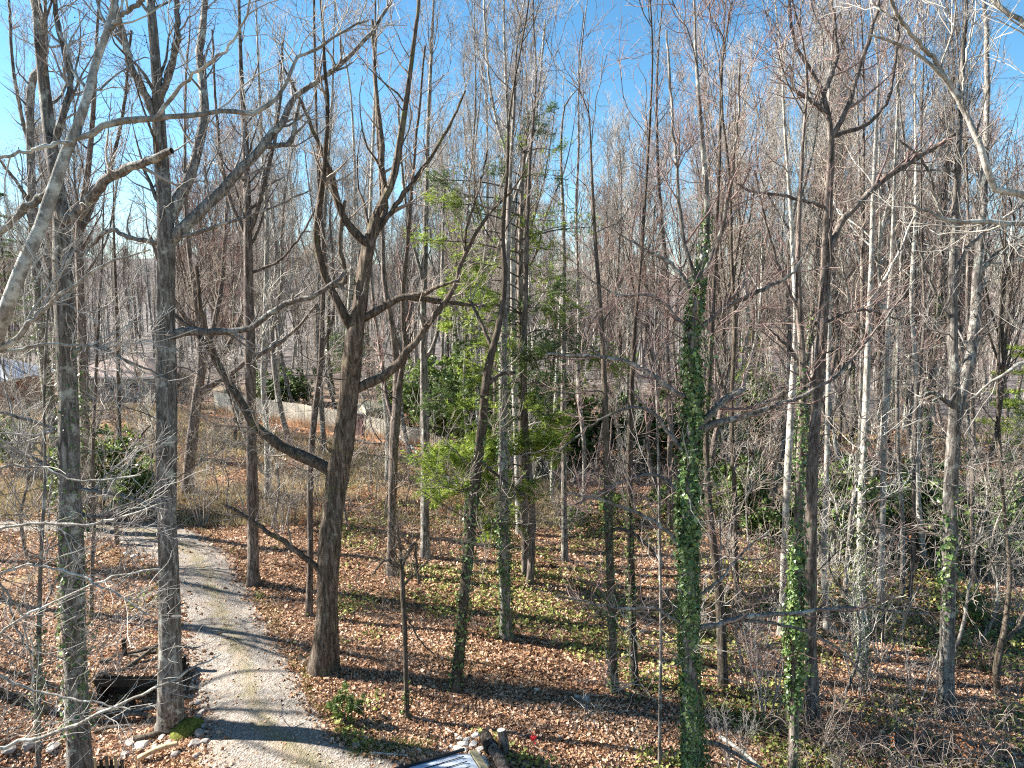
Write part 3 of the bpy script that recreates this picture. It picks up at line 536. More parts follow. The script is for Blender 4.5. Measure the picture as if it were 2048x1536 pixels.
hero('forked_tree', 'large grey tree near the right edge splitting into a V high above the leafy ground', [(1891, 1425, 38), (1893, 1330, 33), (1896, 1200, 31), (1899, 1080, 30), (1903, 960, 29), (1909, 870, 29), (1911, 800, 26), (1906, 700, 22), (1905, 600, 19), (1908, 500, 17), (1912, 400, 15), (1917, 300, 13), (1922, 180, 11), (1930, 60, 9), (1934, -20, 7)],
 [[(1912, 850, 22), (1925, 780, 21), (1938, 720, 20), (1950, 640, 18), (1956, 540, 17), (1963, 440, 15), (1968, 340, 14), (1972, 240, 11), (1975, 120, 9), (1968, -10, 7)], [(1908, 820, 11), (1888, 800, 9), (1865, 785, 8), (1842, 795, 6)], [(1908, 480, 7), (1880, 420, 6), (1850, 330, 5), (1800, 280, 4)],
  [(1960, 560, 8), (2000, 500, 7), (2050, 470, 5)], [(1910, 540, 9), (1940, 490, 8), (1990, 450, 6), (2060, 400, 5)], [(1900, 640, 6), (1860, 560, 5), (1830, 470, 4)]],
 seed=24, crown_py=600, low=1., g1=1.3, ivy=[(1240, 1020, 600, .06, .05)], flare=.3, g2=2.)
hero('arching_tree', 'pale smooth limbed tree leaning in from the right edge, arching up to the left', [(2330, 1500, 44), (2290, 1200, 40), (2240, 900, 34), (2200, 640, 28), (2150, 470, 22), (2060, 394, 16), (2010, 388, 15), (1984, 372, 15), (1972, 330, 14), (1958, 285, 14), (1940, 245, 13), (1915, 195, 12), (1893, 160, 12), (1862, 130, 9), (1820, 98, 8), (1770, 78, 6), (1735, 68, 4)],
 [[(1893, 160, 10), (1868, 120, 9), (1830, 75, 8), (1800, 35, 8), (1775, -20, 7)], [(1935, 240, 5), (1925, 180, 4), (1935, 100, 4), (1950, 20, 3)], [(1810, 50, 5), (1760, 20, 4), (1725, -20, 3)], [(2180, 480, 12), (2100, 445, 11), (2048, 448, 11), (1980, 445, 10), (1905, 442, 8), (1860, 425, 6), (1812, 405, 4)],
  [(2200, 250, 12), (2100, 150, 10), (2060, 60, 10), (2010, 20, 9), (1960, -20, 8)], [(2230, 800, 12), (2130, 720, 10), (2048, 725, 8), (1990, 760, 5), (1940, 800, 3)]],
 d=11, bk='bark_pale', tw='twig_pale', seed=25, crown_py=250, ext=0, g1=.5, S=12, flare=.3, g2=1.6, low=.1, lump=.03)
hero('slim_tree', 'crooked little grey trunk at the right edge with a bend near its foot', [(1998, 1392, 15), (1992, 1350, 15), (2000, 1300, 14), (2010, 1250, 11), (2020, 1150, 9), (2010, 1040, 8), (2000, 900, 7), (1996, 760, 6), (2002, 600, 5), (2010, 420, 4)], [[(2000, 1300, 7), (2030, 1260, 6), (2060, 1210, 5)]], bk='bark_dark', tw='twig_tan', seed=26, crown_py=900, low=1.4, ext=2)
hero('bare_tree', 'dark bent tree on the bank behind the drive bend, left of the brown-grey tree', [(374, 990, 27), (378, 930, 24), (386, 860, 24), (395, 790, 22), (404, 730, 20), (400, 670, 16), (392, 600, 13), (380, 520, 11), (372, 420, 9), (370, 300, 7), (372, 150, 5)],
 [[(400, 720, 14), (425, 660, 12), (440, 590, 10), (450, 480, 8), (455, 360, 6)], [(404, 735, 13), (450, 700, 11), (480, 640, 9), (500, 560, 7)], [(392, 800, 8), (430, 770, 7), (470, 720, 6)], [(398, 680, 10), (360, 620, 9), (330, 560, 7), (300, 470, 6)]], bk='bark_brown', tw='twig_tan', seed=27, crown_py=720, g1=1.4, low=.6)
hero('ivy_tree', 'leaning ivy-spotted trunk tilting left behind the big two-stemmed tree', [(135, 1010, 24), (120, 930, 23), (105, 840, 22), (90, 740, 22), (80, 640, 21), (72, 540, 20), (66, 440, 19), (62, 330, 18), (60, 220, 17), (64, 160, 16), (78, 140, 13), (92, 110, 11), (90, 20, 8)], [[(62, 300, 8), (40, 220, 7), (25, 120, 6), (18, 0, 5)], [(64, 420, 8), (30, 360, 6), (0, 320, 5)]], seed=28, crown_py=560, ivy=[(960, 560, 1500, .07, .05)], ivym='ivy_pale', g1=1.)
hero('slim_tree', 'brownish trunk with ivy in the shade directly right of the big two-stemmed tree', [(176, 1060, 24), (172, 960, 22), (170, 860, 21), (168, 760, 20), (164, 660, 18), (160, 560, 17), (158, 460, 16), (172, 370, 14), (182, 280, 12), (190, 160, 9), (196, 30, 6)], [[(158, 470, 10), (190, 400, 9), (225, 320, 8), (250, 200, 6), (262, 60, 5)]], bk='bark_brown', seed=29, crown_py=560, ivy=[(1060, 740, 1300, .09, .055)], low=.6)
hero('sapling', 'thin ivy-dotted sapling rising from the bottom edge left of the two-stemmed tree', [(76, 1570, 12), (77, 1420, 11), (78, 1300, 10), (80, 1180, 9), (84, 1080, 8), (90, 960, 7), (88, 820, 6), (92, 680, 5), (98, 520, 4)], [[(78, 1330, 5), (40, 1270, 4), (10, 1190, 4), (-20, 1130, 3)], [(80, 1220, 4), (120, 1150, 4), (170, 1110, 3)]], d=12.2, seed=30, crown_py=900, low=2.2, g1=1.2, ext=1, ivy=[(1460, 1260, 650, .07, .035)], ivym='ivy_pale', S=8, flare=.2, l1=1.6, l2=1.)
hero('sapling', 'thin stem between the two thickest left trunks beside the drive', [(182, 1236, 9), (184, 1150, 9), (188, 1040, 8), (186, 920, 8), (190, 800, 7), (196, 660, 6), (204, 520, 4)], [], bk='bark_brown', seed=31, crown_py=1000, low=2., S=8, l1=1.8, l2=1.1)
hero('sapling', 'dark slim stem rising from the grass above the bend of the drive', [(241, 1010, 11), (240, 920, 10), (238, 820, 9), (236, 720, 8), (232, 600, 7), (228, 470, 5)], [[(240, 930, 4), (275, 880, 4), (300, 850, 3)]], bk='bark_dark', seed=32, crown_py=900, low=1.5, S=8, l1=1.8)
hero('sapling', 'vine-choked dark sapling with a drooping brown top, halfway between drive and pine', [(815, 1436, 12), (812, 1350, 11), (810, 1260, 12), (806, 1190, 12), (803, 1130, 10), (798, 1080, 8), (795, 1050, 6)], [[(803, 1130, 7), (830, 1085, 7), (832, 1120, 6), (838, 1170, 4)], [(803, 1130, 6), (770, 1120, 5), (745, 1150, 4)], [(806, 1170, 5), (860, 1120, 4), (900, 1105, 3)], [(812, 1220, 4), (840, 1280, 3), (870, 1310, 3)]], bk='bark_dark', tw='twig_dark', seed=33, crown_py=1240, low=2.5, ext=0, g1=2.5, l1=1.2, l2=1., g3=4., ivy=[(1430, 1390, 220, .05, .04)], S=8)
hero('sapling', 'thin pole-like sapling just left of the thick ivy column', [(1319, 1530, 8), (1320, 1400, 8), (1322, 1260, 7), (1320, 1120, 7), (1318, 980, 6), (1314, 820, 5), (1310, 660, 4), (1312, 500, 3)], [], seed=34, crown_py=900, low=.8, g1=1., S=8, l1=1.4, ext=1)
hero('sapling', 'narrow pale-barked stem wrapped in moss green between pine and ivy pair', [(1103, 1000, 9), (1106, 920, 9), (1110, 840, 9), (1113, 760, 8), (1118, 660, 6), (1124, 560, 5)], [], bk='bark_pale', seed=35, crown_py=700, ivy=[(1000, 740, 500, .04, .05)], ivym='ivy_pale', S=8, l1=1.6)
hero('sapling', 'close thin pale-twigged sapling spreading long twigs across the bottom left corner', [(-120, 1720, 12), (-90, 1500, 11), (-70, 1300, 9), (-60, 1120, 8), (-50, 950, 6), (-30, 800, 4)],
 [[(-85, 1520, 8), (0, 1497, 8), (75, 1478, 8), (150, 1450, 7), (230, 1412, 6), (330, 1370, 5), (400, 1330, 4), (440, 1310, 3)], [(-75, 1350, 6), (20, 1250, 5), (120, 1200, 4), (240, 1150, 4), (330, 1140, 3)], [(-70, 1320, 6), (40, 1370, 5), (160, 1400, 4), (260, 1420, 3)],
  [(-65, 1180, 5), (60, 1130, 4), (180, 1160, 4), (300, 1230, 3)], [(-60, 1060, 6), (60, 1048, 6), (170, 1050, 5), (260, 1030, 4), (330, 1008, 3)], [(-60, 1130, 5), (30, 1200, 4), (60, 1320, 3), (70, 1440, 3)], [(-50, 960, 5), (60, 930, 4), (150, 960, 4), (280, 950, 3)]],
 d=8.2, tw='twig_pale', bk='bark_pale', seed=41, crown_py=900, low=.5, g1=.8, g2=2.2, g3=3.5, g4=2.5, ext=.5, S=8, l1=1.5, l2=.9, up=.05, fine=.8, ldz=.2)
# more slim trunks that stand clear in the right and centre wood: base px, base py, width, top px, bark, label
SL = [(536, 1000, 15, 530, 'bark_pale', 'pale trunk behind the straight brown-grey tree, above the plank fence line'), (648, 905, 12, 655, 'bark_grey', 'grey trunk hidden partly behind the gnarled tree at fence height'),
 (690, 880, 11, 700, 'bark_pale', 'pale thin trunk directly behind the gnarled tree stem'), (1340, 1060, 13, 1330, 'bark_brown', 'brown trunk between the ivy pair and the thick ivy column'),
 (1478, 1255, 13, 1470, 'bark_dark', 'dark thin trunk in the green undergrowth right of the ivy column'), (1655, 1260, 14, 1664, 'bark_pale', 'pale trunk showing just right of the thick dark brown one'),
 (1708, 1300, 12, 1716, 'bark_brown', 'brown stem touching the left side of the pale ivy-clad tree'), (1805, 1190, 10, 1812, 'bark_grey', 'grey pole halfway between the pale ivy-clad tree and the forked tree'),
 (1818, 1225, 9, 1836, 'bark_brown', 'slightly leaning brown pole left of the forked tree'), (1950, 1180, 10, 1946, 'bark_brown', 'thin brown trunk in the thicket right of the forked tree'),
 (1168, 1010, 11, 1160, 'bark_grey', 'grey stem at the dark hollow behind the lone slender trunk'), (930, 1040, 9, 940, 'bark_grey', 'faint grey stem left of the pine, in the dry grass'),
 (1690, 1195, 11, 1694, 'bark_grey', 'grey trunk in the gap between brown trunk and pale ivy-clad tree, far back'), (1850, 1130, 13, 1862, 'bark_pale', 'pale trunk set back left of the forked tree')]
for i, (bx, by, w_, tx, bk_, lb) in enumerate(SL):
    rg = np.random.default_rng(900+i); k = 9; ys = np.linspace(by, 60, k); xs = np.linspace(bx, tx, k)+np.r_[0, np.cumsum(rg.normal(scale=7, size=k-1))]
    hero('slim_tree', lb, [(xs[j], ys[j], w_*(1-.72*(j/(k-1))**1.2)) for j in range(k)], [], bk=bk_, tw=rg.choice(['twig_grey', 'twig_red', 'twig_tan']) if bx > 1100 else 'twig_grey', seed=60+i, crown_py=rg.uniform(560, 720), g1=1.6, S=10, K=26, low=.5, up=.4, fine=1.4, g3=2.2)

# ------------------------------------------------------------------ the green pine
def tufts(rg, c, rx, ry, rz, n, size, k=8):
    q = rg.normal(size=(n, 3)); q = unit(q)*rg.random((n, 1))**.4*np.array([rx, ry, rz]); cc = np.repeat(q+c, k, 0); m = len(cc)
    d = rg.normal(size=(m, 3)); d[:, 2] = d[:, 2]*.6+.35; d = unit(d); s_ = unit(np.cross(d, rg.normal(size=(m, 3)))); L = size*rg.uniform(.6, 1.2, (m, 1))
    return np.stack([cc-s_*L*.11, cc+s_*L*.11, cc+d*L], 1), np.repeat(np.clip(rg.beta(2, 2, n)+.25*q[:, 2]/max(rz, .01)*.5, 0, 1), k)
def rng_(rg, a): return rg.uniform(-a, a)
def pine():
    rg = np.random.default_rng(5); g = G(1048, 1150); d = g[1]
    tr = [(1052, 1150, 17), (1048, 1000, 16), (1044, 860, 15), (1042, 700, 14), (1040, 560, 12), (1042, 430, 9), (1048, 320, 7), (1058, 230, 4)]
    pts = [P(a, b, d) for a, b, _ in tr]; rad = [w_/2*d/FPX for _, _, w_ in tr]; loc = np.array([pts[0][0], pts[0][1], float(H(pts[0][0], pts[0][1]))]); pts[0][2] = loc[2]-.1
    HERO_XY.append((loc[0], loc[1]))
    e = empty('pine_tree', loc, 'tall green pine in the middle of the wood with bright layered boughs', 'pine')
    mb = MB(); p, r = trunk_mesh(rg, mb, pts, rad, 40, 12, .5, .04); link('trunk', mb.mesh('trunk', ['bark_brown'], loc), e)
    cl = [(930, 395, 50, 20), (900, 405, 34, 14), (960, 425, 34, 14), (905, 360, 30, 14), (1010, 430, 24, 14), (1080, 440, 40, 12), (1125, 452, 38, 12), (1150, 455, 22, 9), (1095, 500, 34, 12), (1050, 500, 34, 16), (1010, 520, 44, 16), (960, 525, 30, 10), (1060, 548, 42, 16),
          (985, 560, 34, 12), (930, 570, 26, 9), (1110, 580, 30, 10), (955, 605, 40, 12), (1000, 608, 46, 12), (1060, 615, 34, 12), (1110, 625, 34, 14), (925, 640, 26, 9), (975, 668, 44, 14), (940, 680, 34, 10), (1095, 660, 34, 10),
          (1000, 705, 30, 10), (1110, 712, 60, 12), (1170, 718, 50, 10), (1060, 720, 40, 12), (990, 755, 44, 14), (940, 775, 46, 14), (1030, 770, 40, 14), (1085, 775, 40, 20), (900, 800, 34, 14), (960, 820, 40, 16), (1080, 830, 34, 20), (1095, 860, 34, 18), (1060, 890, 50, 16),
          (1010, 905, 60, 14), (960, 925, 60, 16), (915, 950, 46, 16), (1080, 900, 30, 14), (935, 985, 50, 16), (1000, 970, 40, 16), (985, 1000, 34, 14), (1050, 990, 30, 14), (880, 915, 24, 10), (1015, 345, 24, 20), (1060, 350, 26, 24), (1030, 290, 18, 24), (1065, 260, 20, 24), (1095, 300, 20, 14), (1090, 350, 26, 16), (1050, 400, 26, 18), (1075, 230, 12, 14), (955, 460, 30, 10), (880, 480, 26, 9), (1045, 460, 30, 14),
          (1010, 1060, 34, 18), (1030, 650, 26, 14), (1020, 840, 30, 14)]
    mb = MB(); mbd = MB(); tb = MB(); GB = []; GR = []
    def tuft_at(m_, c, size, k):
        cc = np.repeat(c, k, 0); n = len(cc); dd = rg.normal(size=(n, 3)); dd[:, 2] = dd[:, 2]*.55+.25; dd = unit(dd); s_ = unit(np.cross(dd, rg.normal(size=(n, 3)))); L = size*rg.uniform(.5, 1.25, (n, 1))
        m_.tris(np.stack([cc-s_*L*.07, cc+s_*L*.07, cc+dd*L], 1), 0, np.repeat(rg.beta(2, 2, len(c)), k))
    for (cx, cy, rx, ry) in cl:
        cx = 1042+(cx-1042)*1.18; top = cy < 560; dd = d-(rg.uniform(.3, 2.8) if cy > 700 else rg.uniform(-.2, 1.7) if cy > 500 else rg.uniform(0, .7)); c = P(cx, cy, dd); s_ = dd/FPX*1.1; px0 = pix(p[np.argmin(np.abs(p[:, 2]-c[2]))])[0]
        sgn = 1 if cx > px0 else -1; tip = P(cx+sgn*rx*.9, cy+rng_(rg, 6), dd-rg.uniform(-.6, .8)); j = np.argmin(np.abs(p[:, 2]-(c[2]-.12*abs(c[0]-p[20, 0])-.1))); b = p[j]
        q, qr = resample([b, (b+c)/2+np.array([0, 0, .12]), c, tip], [.035, .026, .014, .006], 10); GB.append(q); GR.append(qr)
        w_ = rx*s_
        a1, r1 = grow(rg, q[None], qr[None], (15 if cy > 850 else 9) if not top else 6.5, .8*w_+.25, 6, .45 if abs(cx-px0) > 60 else .2, 1, (55, 14), .05, .16, .6, .012, .005, .004, .35)
        a2, r2 = grow(rg, a1, r1, 7, .38, 4, .1, 1, (50, 14), .08, .2, .6, .007, .004, .003, .3)
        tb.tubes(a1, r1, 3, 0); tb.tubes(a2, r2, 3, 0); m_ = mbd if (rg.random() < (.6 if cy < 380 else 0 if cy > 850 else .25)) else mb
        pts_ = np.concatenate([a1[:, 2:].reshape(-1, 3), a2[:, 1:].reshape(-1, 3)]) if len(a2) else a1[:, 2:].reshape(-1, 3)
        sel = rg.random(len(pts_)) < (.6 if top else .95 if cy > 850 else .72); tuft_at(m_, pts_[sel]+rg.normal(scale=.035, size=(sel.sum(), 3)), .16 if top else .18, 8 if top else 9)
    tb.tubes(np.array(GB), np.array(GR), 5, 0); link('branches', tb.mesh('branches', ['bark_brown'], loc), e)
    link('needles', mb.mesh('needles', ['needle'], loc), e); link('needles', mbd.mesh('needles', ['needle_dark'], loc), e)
pine()
#PART3
# ------------------------------------------------------------------ the wood behind: prototypes, then copies
def proto_tree(name, seed, hgt, rad, bk, tw, start=.4, spread=3.2, up=.35, fine=1.1, fork=False, lean=.75, dens=1.2, ivy=0, leaves=0, pod=0):
    rg = np.random.default_rng(seed); k = 7; z = np.linspace(0, hgt, k)
    pts = np.stack([np.cumsum(rg.normal(scale=lean*.5, size=k)), np.cumsum(rg.normal(scale=lean*.5, size=k)), z], 1); pts[0] = (0, 0, -.2); rr = rad*(1-.93*np.linspace(0, 1, k)**1.1)
    e = empty(name, (0, 0, 0), 'x', 'tree'); mb = MB(); p, r = trunk_mesh(rg, mb, pts, rr, 30, 9, .35, .05)
    Ls = [(p, r)]
    if fork:
        for q_ in range(fork):
            j = int(30*rg.uniform(.28, .55)); a = rg.uniform(0, 6.28); b = p[j]; dx = np.array([math.cos(a), math.sin(a), 0])
            t_ = np.linspace(0, 1, 6)[:, None]; L = (hgt-b[2])*rg.uniform(.75, .95); q = b+dx*(np.sqrt(t_)*rg.uniform(1.2, 3.4))+np.array([0, 0, 1])*t_*L+rg.normal(scale=.22, size=(6, 3))*t_
            q, qr = resample(q, r[j]*.75*(1-.93*t_[:, 0]), 30); mb.tubes(q[None], qr[None], 8, 0); Ls.append((q, qr))
    link('trunk', mb.mesh('trunk', [bk]), e)
    PP = np.array([l[0] for l in Ls]); RR = np.array([l[1] for l in Ls])
    G1, R1 = grow(rg, PP, RR, 2.3*dens/len(Ls)**.35, spread*1.1, 8, start*.8, .99, (44, 14), up, .17, .45, .05, .016, .01, .45)
    Gd, Rd = grow(rg, PP[:1], RR[:1], .5, 1.3, 6, .1, start, (70, 15), .05, .2, .3, .02, .01, .006, .1)      # dead side twigs low on the stem
    G2, R2 = grow(rg, G1, R1, 1.7*dens, 1.6, 5, .12, 1, (42, 14), up*.6, .18, .5, .03, .01, .007)
    G2b, R2b = grow(rg, PP, RR, .9, 1.3, 5, .75, 1, (35, 14), up*.6, .18, .4, .03, .01, .007)
    G2 = np.concatenate([G2, G2b]); R2 = np.concatenate([R2, R2b])
    G3, R3 = grow(rg, G2, R2, 2.8*dens, .85, 4, .1, 1, (42, 14), up*.4, .2, .6, .014, .006, .0055, .4)
    G4, R4 = grow(rg, G3, R3, 2.4*dens, .45, 3, .1, 1, (42, 14), .1, .22, .7, .008, .005, .004, .3)
    mb = MB(); mb.tubes(G1, R1, 4, 0); mb.tubes(Gd, Rd, 3, 0)
    mb.tubes(G2, R2*fine, 3, 1); mb.tubes(G3, R3*fine, 3, 1); mb.tubes(G4, R4*fine, 3, 1)
    if leaves:
        sel = rg.random(len(G4)) < leaves; c = G4[sel][:, -1]; nn = unit(rg.normal(size=c.shape)); mb.quads(leaf_quads(c, .07*np.ones(len(c)), nn, rg), 2, rg.random(len(c)))
    if pod: pods(rg, mb, G4, pod, .03, 3)
    link('crown', mb.mesh('crown', [bk, tw, 'dry_leaf', 'pod']), e)
    if ivy:
        Q, rn = ivy_mesh(rg, p, r, ivy, .09, .07, 0, hgt*.4); m2 = MB(); m2.quads(Q, 0, rn); link('ivy', m2.mesh('ivy', ['ivy']), e)
    return e
protos = [proto_tree('wood_tree', 101, 25, 0.172, 'bark_grey', 'twig_grey', .38, 3.2, .45, fork=2),
          proto_tree('wood_tree', 102, 24, 0.139, 'bark_pale', 'twig_grey', .45, 2.6, .6, pod=.2, fork=3),
          proto_tree('wood_tree', 103, 22, 0.156, 'bark_brown', 'twig_tan', .35, 3.4, .35, fork=4),
          proto_tree('wood_tree', 104, 26, 0.189, 'bark_brown', 'twig_grey', .4, 3.6, .4, ivy=1500, fork=2),
          proto_tree('wood_tree', 105, 21, 0.123, 'bark_grey', 'twig_red', .3, 2.8, .4, leaves=.05, fork=2),
          proto_tree('wood_tree', 106, 19, 0.115, 'bark_dark', 'twig_red', .3, 3.0, .3, lean=.9, fork=3),
          proto_tree('wood_tree', 107, 25, 0.164, 'bark_pale', 'twig_tan', .5, 2.8, .65, fork=3),
          proto_tree('wood_tree', 108, 16, 0.082, 'bark_grey', 'twig_tan', .2, 2.2, .3, lean=.7, leaves=.03, fork=1),
          proto_tree('wood_tree', 109, 23, 0.148, 'bark_grey', 'twig_pale', .42, 3., .5, fork=4)]
used = set()
fenceA, fenceB = G(505, 842), G(925, 915)
def blocked(x, y, rad=1.5):
    for hx, hy in HERO_XY:
        if (hx-x)**2+(hy-y)**2 < rad*rad: return True
    if bool(in_drive(np.array([x]), np.array([y]))[0]): return True
    px = 1024+FPX*x/y
    if 28 < y < 47 and px < 480 and rad > 1: return True              # the open bank and lawn on the left
    t = np.clip(((x-fenceA[0])*(fenceB[0]-fenceA[0])+(y-fenceA[1])*(fenceB[1]-fenceA[1]))/((fenceB[0]-fenceA[0])**2+(fenceB[1]-fenceA[1])**2), -.3, 1)
    if math.hypot(x-(fenceA[0]+t*(fenceB[0]-fenceA[0])), y-(fenceA[1]+t*(fenceB[1]-fenceA[1]))) < 2.2: return True
    if px < 440 and 50 < y < 78 and not px < -60: return (px < 110 or 165 < px < 345)      # the houses
    return False
ZL = {0: 'left of the straight brown-grey tree', 1: 'behind the plank fence, between the brown-grey tree and the pine', 2: 'between the pine and the thick ivy column', 3: 'between the thick ivy column and the pale ivy-clad tree', 4: 'right of the pale ivy-clad tree'}
def zone(px): return 0 if px < 520 else 1 if px < 980 else 2 if px < 1370 else 3 if px < 1715 else 4
rg = np.random.default_rng(77); spots = []; tries = 0
bands = [(33, 48, 46, 2.1), (48, 70, 84, 1.8), (70, 105, 115, 2.0)]
for (y0, y1, n, md) in bands:
    c = 0; tries = 0
    while c < n and tries < 6000:
        tries += 1; y = rg.uniform(y0, y1); px = rg.uniform(-120, 2170); x = (px-1024)/FPX*y
        if y < 48 and 560 < px < 920 and y < 42: continue
        if blocked(x, y): continue
        if any((x-a)**2+(y-b)**2 < md*md for a, b, *_ in spots): continue
        spots.append((x, y, px)); c += 1
LM = [(-400, 'the left edge'), (120, 'the big two-stemmed tree'), (330, 'the straight thick tree'), (498, 'the straight brown-grey tree'), (725, 'the gnarled tree'), (848, 'the even grey trunk'), (1042, 'the pine'), (1127, 'the lone slender trunk'), (1395, 'the ivy column'), (1600, 'the bright ivy trunk'), (1740, 'the pale ivy-clad tree'), (1905, 'the forked tree')]
ORDN = ['first', 'second', 'third', 'fourth', 'fifth', 'sixth', 'seventh', 'eighth', 'ninth', 'tenth', 'eleventh', 'twelfth', 'thirteenth', 'fourteenth', 'fifteenth', 'sixteenth', 'seventeenth', 'eighteenth']
CNT = {}
def lm_label(kind, px, tail):
    l = [n_ for q, n_ in LM if q <= px][-1]; c = CNT[(kind, l, tail)] = CNT.get((kind, l, tail), 0)+1
    return ORDN[c-1]+' '+kind+' right of '+l+tail
LOOK = ['grey', 'pale straight', 'brown multi-stemmed', 'ivy-footed brown', 'red-twigged grey', 'dark leaning', 'pale forked', 'short slim', 'grey multi-stemmed']
def wood_label(k, x, y, px):
    dist = ', front row' if y < 48 else ', middle distance' if y < 70 else ', far back'
    return lm_label(LOOK[k]+' tree', px, dist), 'wood trees in the '+{', front row': 'front row', ', middle distance': 'middle distance', ', far back': 'far back'}[dist]
spots.sort(key=lambda t: t[2])
for i, (x, y, px) in enumerate(spots):
    k = int(rg.integers(0, len(protos)))
    if px > 1250 and rg.random() < .35: k = int(rg.choice([4, 5, 2]))
    s_ = rg.uniform(.85, 1.15)
    if 1120 < px < 1235: s_ = rg.uniform(.62, .76) if y < 60 else rg.uniform(.7, .85); k = int(rg.choice([4, 7, 2, 5]))       # lower trees under the open patch of sky
    if y > 70: s_ *= .92
    lb, grp = wood_label(k, x, y, px)
    z = float(H(x, y)); a = rg.uniform(0, 6.28); tl = (rg.normal(0, .045), rg.normal(0, .045))
    f = move if k not in used else copy_tree; used.add(k)
    f(protos[k], (x, y, z), a, (s_*1.0, s_*1.0, s_*rg.uniform(.93, 1.1)), lb, grp, tl)

# ------------------------------------------------------------------ saplings and bare shrubs under the trees
def proto_shrub(name, cat, seed, n, hgt, spread, tw, fine=1.2, leaf=None, leafn=0, lsize=.05, dens=1., part='stems'):
    rg = np.random.default_rng(seed); a = rg.uniform(0, 6.28, n); t = np.linspace(0, 1, 6)[None, :, None]
    d = np.stack([np.cos(a)*spread*rg.uniform(.2, 1, n), np.sin(a)*spread*rg.uniform(.2, 1, n), hgt*rg.uniform(.6, 1, n)], 1)[:, None, :]
    P0 = np.stack([np.cos(a)*.12, np.sin(a)*.12, -.1*np.ones(n)], 1)[:, None, :]+d*t*np.array([1, 1, 1])+rg.normal(scale=.05*hgt/2, size=(n, 6, 3))*t
    R0 = np.linspace(.02, .006, 6)[None, :]*np.ones((n, 1))*(hgt/2.5)
    e = empty(name, (0, 0, 0), 'x', cat); mb = MB(); mb.tubes(P0, R0, 5, 0)
    G1, R1 = grow(rg, P0, R0, 3.2*dens, .8*hgt/2.5, 5, .2, 1, (50, 15), .12, .2, .6, .012, .005, .004, .4)
    G2, R2 = grow(rg, G1, R1, 4.5*dens, .45*hgt/2.5, 4, .1, 1, (50, 15), .05, .25, .7, .008, .004, .003, .3); 
    G3, R3 = grow(rg, G2, R2, 4*dens, .25*hgt/2.5, 3, .1, 1, (50, 15), .0, .25, .7, .006, .0035, .003, .3)
    mb.tubes(G1, R1*fine, 3, 0); mb.tubes(G2, R2*fine, 3, 0); mb.tubes(G3, R3*fine, 3, 0)
    link(part, mb.mesh(part, [tw]), e)
    if leafn:
        c = np.concatenate([G3[:, -1], G3[:, 1], G2[:, -1], G2[:, 2], G1[:, -1]]); c = c[rg.integers(0, len(c), leafn)]+rg.normal(scale=.06, size=(leafn, 3)); nn = unit(rg.normal(size=c.shape)+np.array([0, 0, .7]))
        m2 = MB(); m2.quads(leaf_quads(c, lsize*rg.uniform(.6, 1.3, leafn), nn, rg), 0, np.clip(rg.beta(2, 2, leafn), 0, 1)); link('foliage', m2.mesh('foliage', [leaf]), e)
    return e
shp = [proto_shrub('bare_shrub', 'shrub', 201, 9, 2.6, 1.1, 'twig_tan'), proto_shrub('bare_shrub', 'shrub', 202, 12, 1.7, 1.2, 'twig_red'), proto_shrub('bare_shrub', 'shrub', 203, 7, 3.4, 1.0, 'twig_grey'),
       proto_shrub('bare_shrub', 'shrub', 204, 14, 1.3, 1.1, 'twig_tan', leaf='dry_leaf', leafn=350, lsize=.035)]
u2 = set(); n = 0; tries = 0; SH = []
while n < 190 and tries < 20000:
    tries += 1; y = 14*math.exp(rg.random()*math.log(80/14)); px = rg.uniform(-60, 2110); x = (px-1024)/FPX*y
    if 440 < px < 950 and 36 < y < 60: continue
    if bool(in_drive(np.array([x]), np.array([y]))[0]) or (y < 30 and px < 1400 and rg.random() < .93) or (px < 1300 and y < 23) or (px < 620 and y < 26): continue
    if any((x-a)**2+(y-b)**2 < 1.0 for _, a, b in SH) or blocked(x, y, .6) and y < 45: continue
    if math.hypot(x-fenceA[0], y-fenceA[1]) < 3: continue
    SH.append((px, x, y)); n += 1
SH.sort()
for px, x, y in SH:
    k = int(rg.integers(0, 4)); z = float(H(x, y)); s_ = rg.uniform(.7, 1.15)*(1 if y > 26 else .8)
    dist = ' in the near leaves' if y < 30 else ' in the middle thicket' if y < 48 else ' in the far thicket'
    lb = lm_label('bare shrub', px, dist)
    f = move if k not in u2 else copy_tree; u2.add(k)
    f(shp[k], (x, y, z), rg.uniform(0, 6.28), (s_, s_, s_*rg.uniform(.8, 1.1)), lb, 'bare shrubs'+dist)
# thin understorey saplings with fine sideways twigs
sap = [proto_tree('understorey_sapling', 111, 8, .05, 'bark_grey', 'twig_tan', .12, 2.2, .08, 1.1, lean=.5, dens=1.15), proto_tree('understorey_sapling', 112, 6.5, .045, 'bark_brown', 'twig_red', .1, 2.0, .1, 1.1, lean=.6, dens=1.15, leaves=.04), proto_tree('understorey_sapling', 113, 10, .06, 'bark_grey', 'twig_pale', .15, 2.0, .15, 1.1, lean=.6, dens=1.)]
SP = []; tries = 0
while len(SP) < 85 and tries < 9000:
    tries += 1; y = 17*math.exp(rg.random()*math.log(70/17)); px = rg.uniform(-80, 2120); x = (px-1024)/FPX*y
    if (480 < px < 930 and 38 < y < 60) or (y < 30 and px < 1350) or (y < 24 and px < 1500) or blocked(x, y, .9) or any((x-a)**2+(y-b)**2 < 2.5 for _, a, b in SP): continue
    SP.append((px, x, y))
SP += [(60, -9.6*2.2, 30.5), (150, -18.2, 29), (20, -20, 27.5), (560, -10.2, 31.5), (690, -7.6, 31.), (740, -6.3, 33)]; SP.sort()
